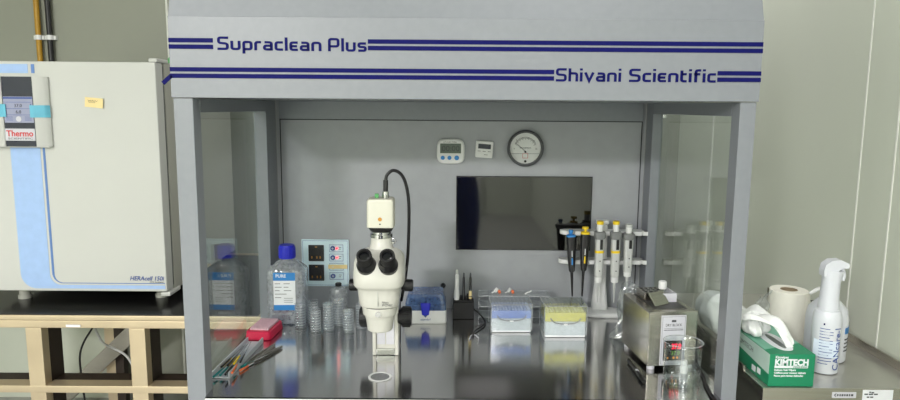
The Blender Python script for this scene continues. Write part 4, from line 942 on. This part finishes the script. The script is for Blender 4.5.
# ---------------------------------------------------------------- photographer mirrored in the dark screen
def skin(name, verts, edges, rad, m, parent, lvl=2, root=0):
    me = bpy.data.meshes.new(name); me.from_pydata(verts, edges, [])
    o = bpy.data.objects.new(name, me); COL.objects.link(o); me.materials.append(M[m]); o.parent = parent
    sk = o.modifiers.new('skin', 'SKIN'); sk.use_smooth_shade = True
    lay = me.skin_vertices[0] if me.skin_vertices else None
    if lay is None:
        bm = bmesh.new(); bm.from_mesh(me); bm.verts.layers.skin.verify(); bm.to_mesh(me); bm.free(); lay = me.skin_vertices[0]
    for i, q in enumerate(rad): lay.data[i].radius = q if isinstance(q, tuple) else (q, q); lay.data[i].use_root = i == root
    ss = o.modifiers.new('sub', 'SUBSURF'); ss.levels = lvl; ss.render_levels = lvl
    return o
def chains(root_pt, root_r, parts):
    V, E, Rd = [root_pt], [], [root_r]
    ids = {'root': 0}
    for frm, nm, pts in parts:
        prev = ids[frm]
        for p, q in pts: V.append(p); Rd.append(q); E.append((prev, len(V)-1)); prev = len(V)-1
        ids[nm] = prev
    return V, E, Rd
pp = thing('person', 'person in blue scrubs standing before the cabinet holding a phone, mirrored in the dark screen', 'person', (.02, -1.80, 0))
body = [('root', 'chest', [((0,0,1.08), (.13,.095)), ((0,.0,1.24), (.15,.10)), ((0,.0,1.34), (.13,.08))]), ('chest', 'neck', [((0,-.005,1.42), .052), ((0,.0,1.47), .048)]),
        ('neck', 'head', [((0,.015,1.53), (.070,.082)), ((0,.015,1.60), (.076,.092)), ((0,.008,1.66), (.062,.078))])]
gown = [('root', 'chest', [((0,0,1.08), (.150,.118)), ((0,.0,1.24), (.165,.118)), ((0,.0,1.35), (.135,.088))]), ('chest', 'collar', [((0,-.003,1.405), .065)])]
for s_, n_ in ((-1, 'l'), (1, 'r')):
    hx = s_*.093
    arm = [((s_*.155,-.0,1.345), .055), ((s_*.20,.0,1.30), .050), ((s_*.225,.05,1.13), .042), ((s_*.215,.08,1.06), .040), ((s_*.16,.16,1.22), .036), ((s_*.105,.235,1.385), .026)]
    body.append(('chest', 'wr'+n_, arm))
    body.append(('wr'+n_, 'palm'+n_, [((hx+s_*.016,.256,1.425), (.020,.024)), ((hx+s_*.018,.270,1.455), (.016,.024))]))
    for k, (dy, L) in enumerate(((.000, .070), (.0, .078), (.0, .073), (.0, .060))):
        z = 1.505-k*.021
        body.append(('palm'+n_, 'f', [((hx+s_*.018, .285, z-.018), .0085), ((hx+s_*.010, .307, z), .0075), ((hx-s_*(L*.35), .310, z+.002), .0062)]))
    body.append(('wr'+n_, 't', [((hx-s_*.006,.262,1.43), .012), ((hx-s_*.020,.266,1.452), .010), ((hx-s_*.030,.272,1.470), .0085)]))
    body.append(('root', 'ft'+n_, [((s_*.095,0,.90), .088), ((s_*.10,.01,.70), .072), ((s_*.10,.015,.50), .055), ((s_*.10,-.01,.34), .052), ((s_*.10,-.015,.12), .036), ((s_*.10,.03,.04), .036), ((s_*.105,.13,.028), .030)]))
    gown.append(('chest', 'sl'+n_, [((s_*.158,.0,1.345), .068), ((s_*.205,.0,1.295), .062), ((s_*.228,.05,1.13), .055), ((s_*.218,.08,1.065), .054), ((s_*.165,.15,1.20), .046), ((s_*.118,.215,1.345), .040)]))
    gown.append(('root', 'lg'+n_, [((s_*.10,0,.88), (.120,.115)), ((s_*.108,.01,.68), .098), ((s_*.108,.012,.50), .080), ((s_*.108,-.01,.32), .074), ((s_*.108,-.012,.10), .066)]))
V, E_, Rd = chains((0,0,.96), (.125,.10), body); skin('body', V, E_, Rd, 'skin', pp)
V, E_, Rd = chains((0,0,.96), (.150,.125), gown); skin('scrubs', V, E_, Rd, 'scrub', pp)
MB().loft([(1.575, .083, .096, 2.2, 0, -.012), (1.64, .086, .098, 2.2, 0, -.006), (1.69, .070, .082, 2.1, 0, .0), (1.722, .035, .045, 2, 0, .005)], 28).build('hair', 'hair', pp)
for s_ in (-1, 1):
    MB().loft([(-.009, .004, .003), (0, .013, .006), (.009, .004, .003)], 16).build('eye', 'white', pp).location = (s_*.030, .098, 1.605)
    MB().loft([(-.025, .005, .010), (0, .010, .017), (.025, .006, .012)], 14).build('ear', 'skin', pp).location = (s_*.080, .005, 1.59)
MB().loft([(-.022, .013, .014), (-.010, .012, .012), (.020, .006, .006)], 14).build('nose', 'skin', pp).location = (0, .106, 1.585)
MB().loft([(-.005, .016, .004), (0, .023, .006), (.005, .016, .004)], 16).build('mouth', 'red', pp).location = (0, .099, 1.545)
for s_ in (-1, 1): MB().loft([(0, .047, .115, 3), (.02, .048, .118, 3), (.07, .040, .070, 2.5, 0, -.035)], 24).build('shoe', 'white', pp).location = (s_*.103, .055, 0)
ph_ = thing('phone', 'dark phone held up by the person facing the cabinet', 'phone', (0, -1.512, 1.483))
MB().box(-.078, .078, -.004, .004, -.037, .037, .004).build('phone_body', 'black', ph_)
MB().cyl((-.055, .004, .018), (-.055, .006, .018), .008).cyl((-.055, .004, -.004), (-.055, .006, -.004), .008).build('camera_lens', 'navyglass', ph_)

# ---------------------------------------------------------------- camera
cd = bpy.data.cameras.new('camera'); cam = bpy.data.objects.new('camera', cd); COL.objects.link(cam)
cd.sensor_width = 36; cd.lens = 665/900*36; cd.clip_start = .01
Rm = Matrix.Rotation(math.radians(-.06), 4, 'Z') @ Matrix.Rotation(math.radians(90-7.96), 4, 'X') @ Matrix.Rotation(math.radians(.42), 4, 'Z')
cam.matrix_world = Matrix.Translation((0, -1.5, 1.483)) @ Rm
SC.camera = cam

# ---------------------------------------------------------------- light: ceiling panels and an added wall fill
def panel(x, y, sx, sy, p, col=(1, .972, .99)):
    l = bpy.data.lights.new('ceiling_or_fill', 'AREA'); l.shape = 'RECTANGLE'; l.size = sx; l.size_y = sy; l.energy = p; l.color = col
    o = bpy.data.objects.new('ceiling_or_fill', l); COL.objects.link(o); o.location = (x, y, CH-.01)
panel(-2.0, -4.5, .6, .6, 330)
panel(.4, -4.7, .6, 1.2, 90)
panel(.5, -1.1, .6, .6, 13)
panel(-2.2, -1.6, .6, .6, 18)
panel(-1.9, .7, .6, .6, 4)
panel(.45, 1.2, .6, .6, 17)  # added lamp to brighten the right wall, no known fixture
w_ = bpy.data.worlds.new('world'); SC.world = w_; w_.use_nodes = True
w_.node_tree.nodes['Background'].inputs[0].default_value = (.9, .95, 1, 1); w_.node_tree.nodes['Background'].inputs[1].default_value = .1
SC.view_settings.view_transform = 'Standard'; SC.view_settings.look = 'None'; SC.view_settings.gamma = 1; SC.view_settings.exposure = .1
SC.cycles.use_denoising = True; SC.cycles.max_bounces = 10; SC.cycles.transparent_max_bounces = 40
SC.cycles.diffuse_bounces = 5; SC.cycles.glossy_bounces = 6; SC.cycles.sample_clamp_indirect = 6
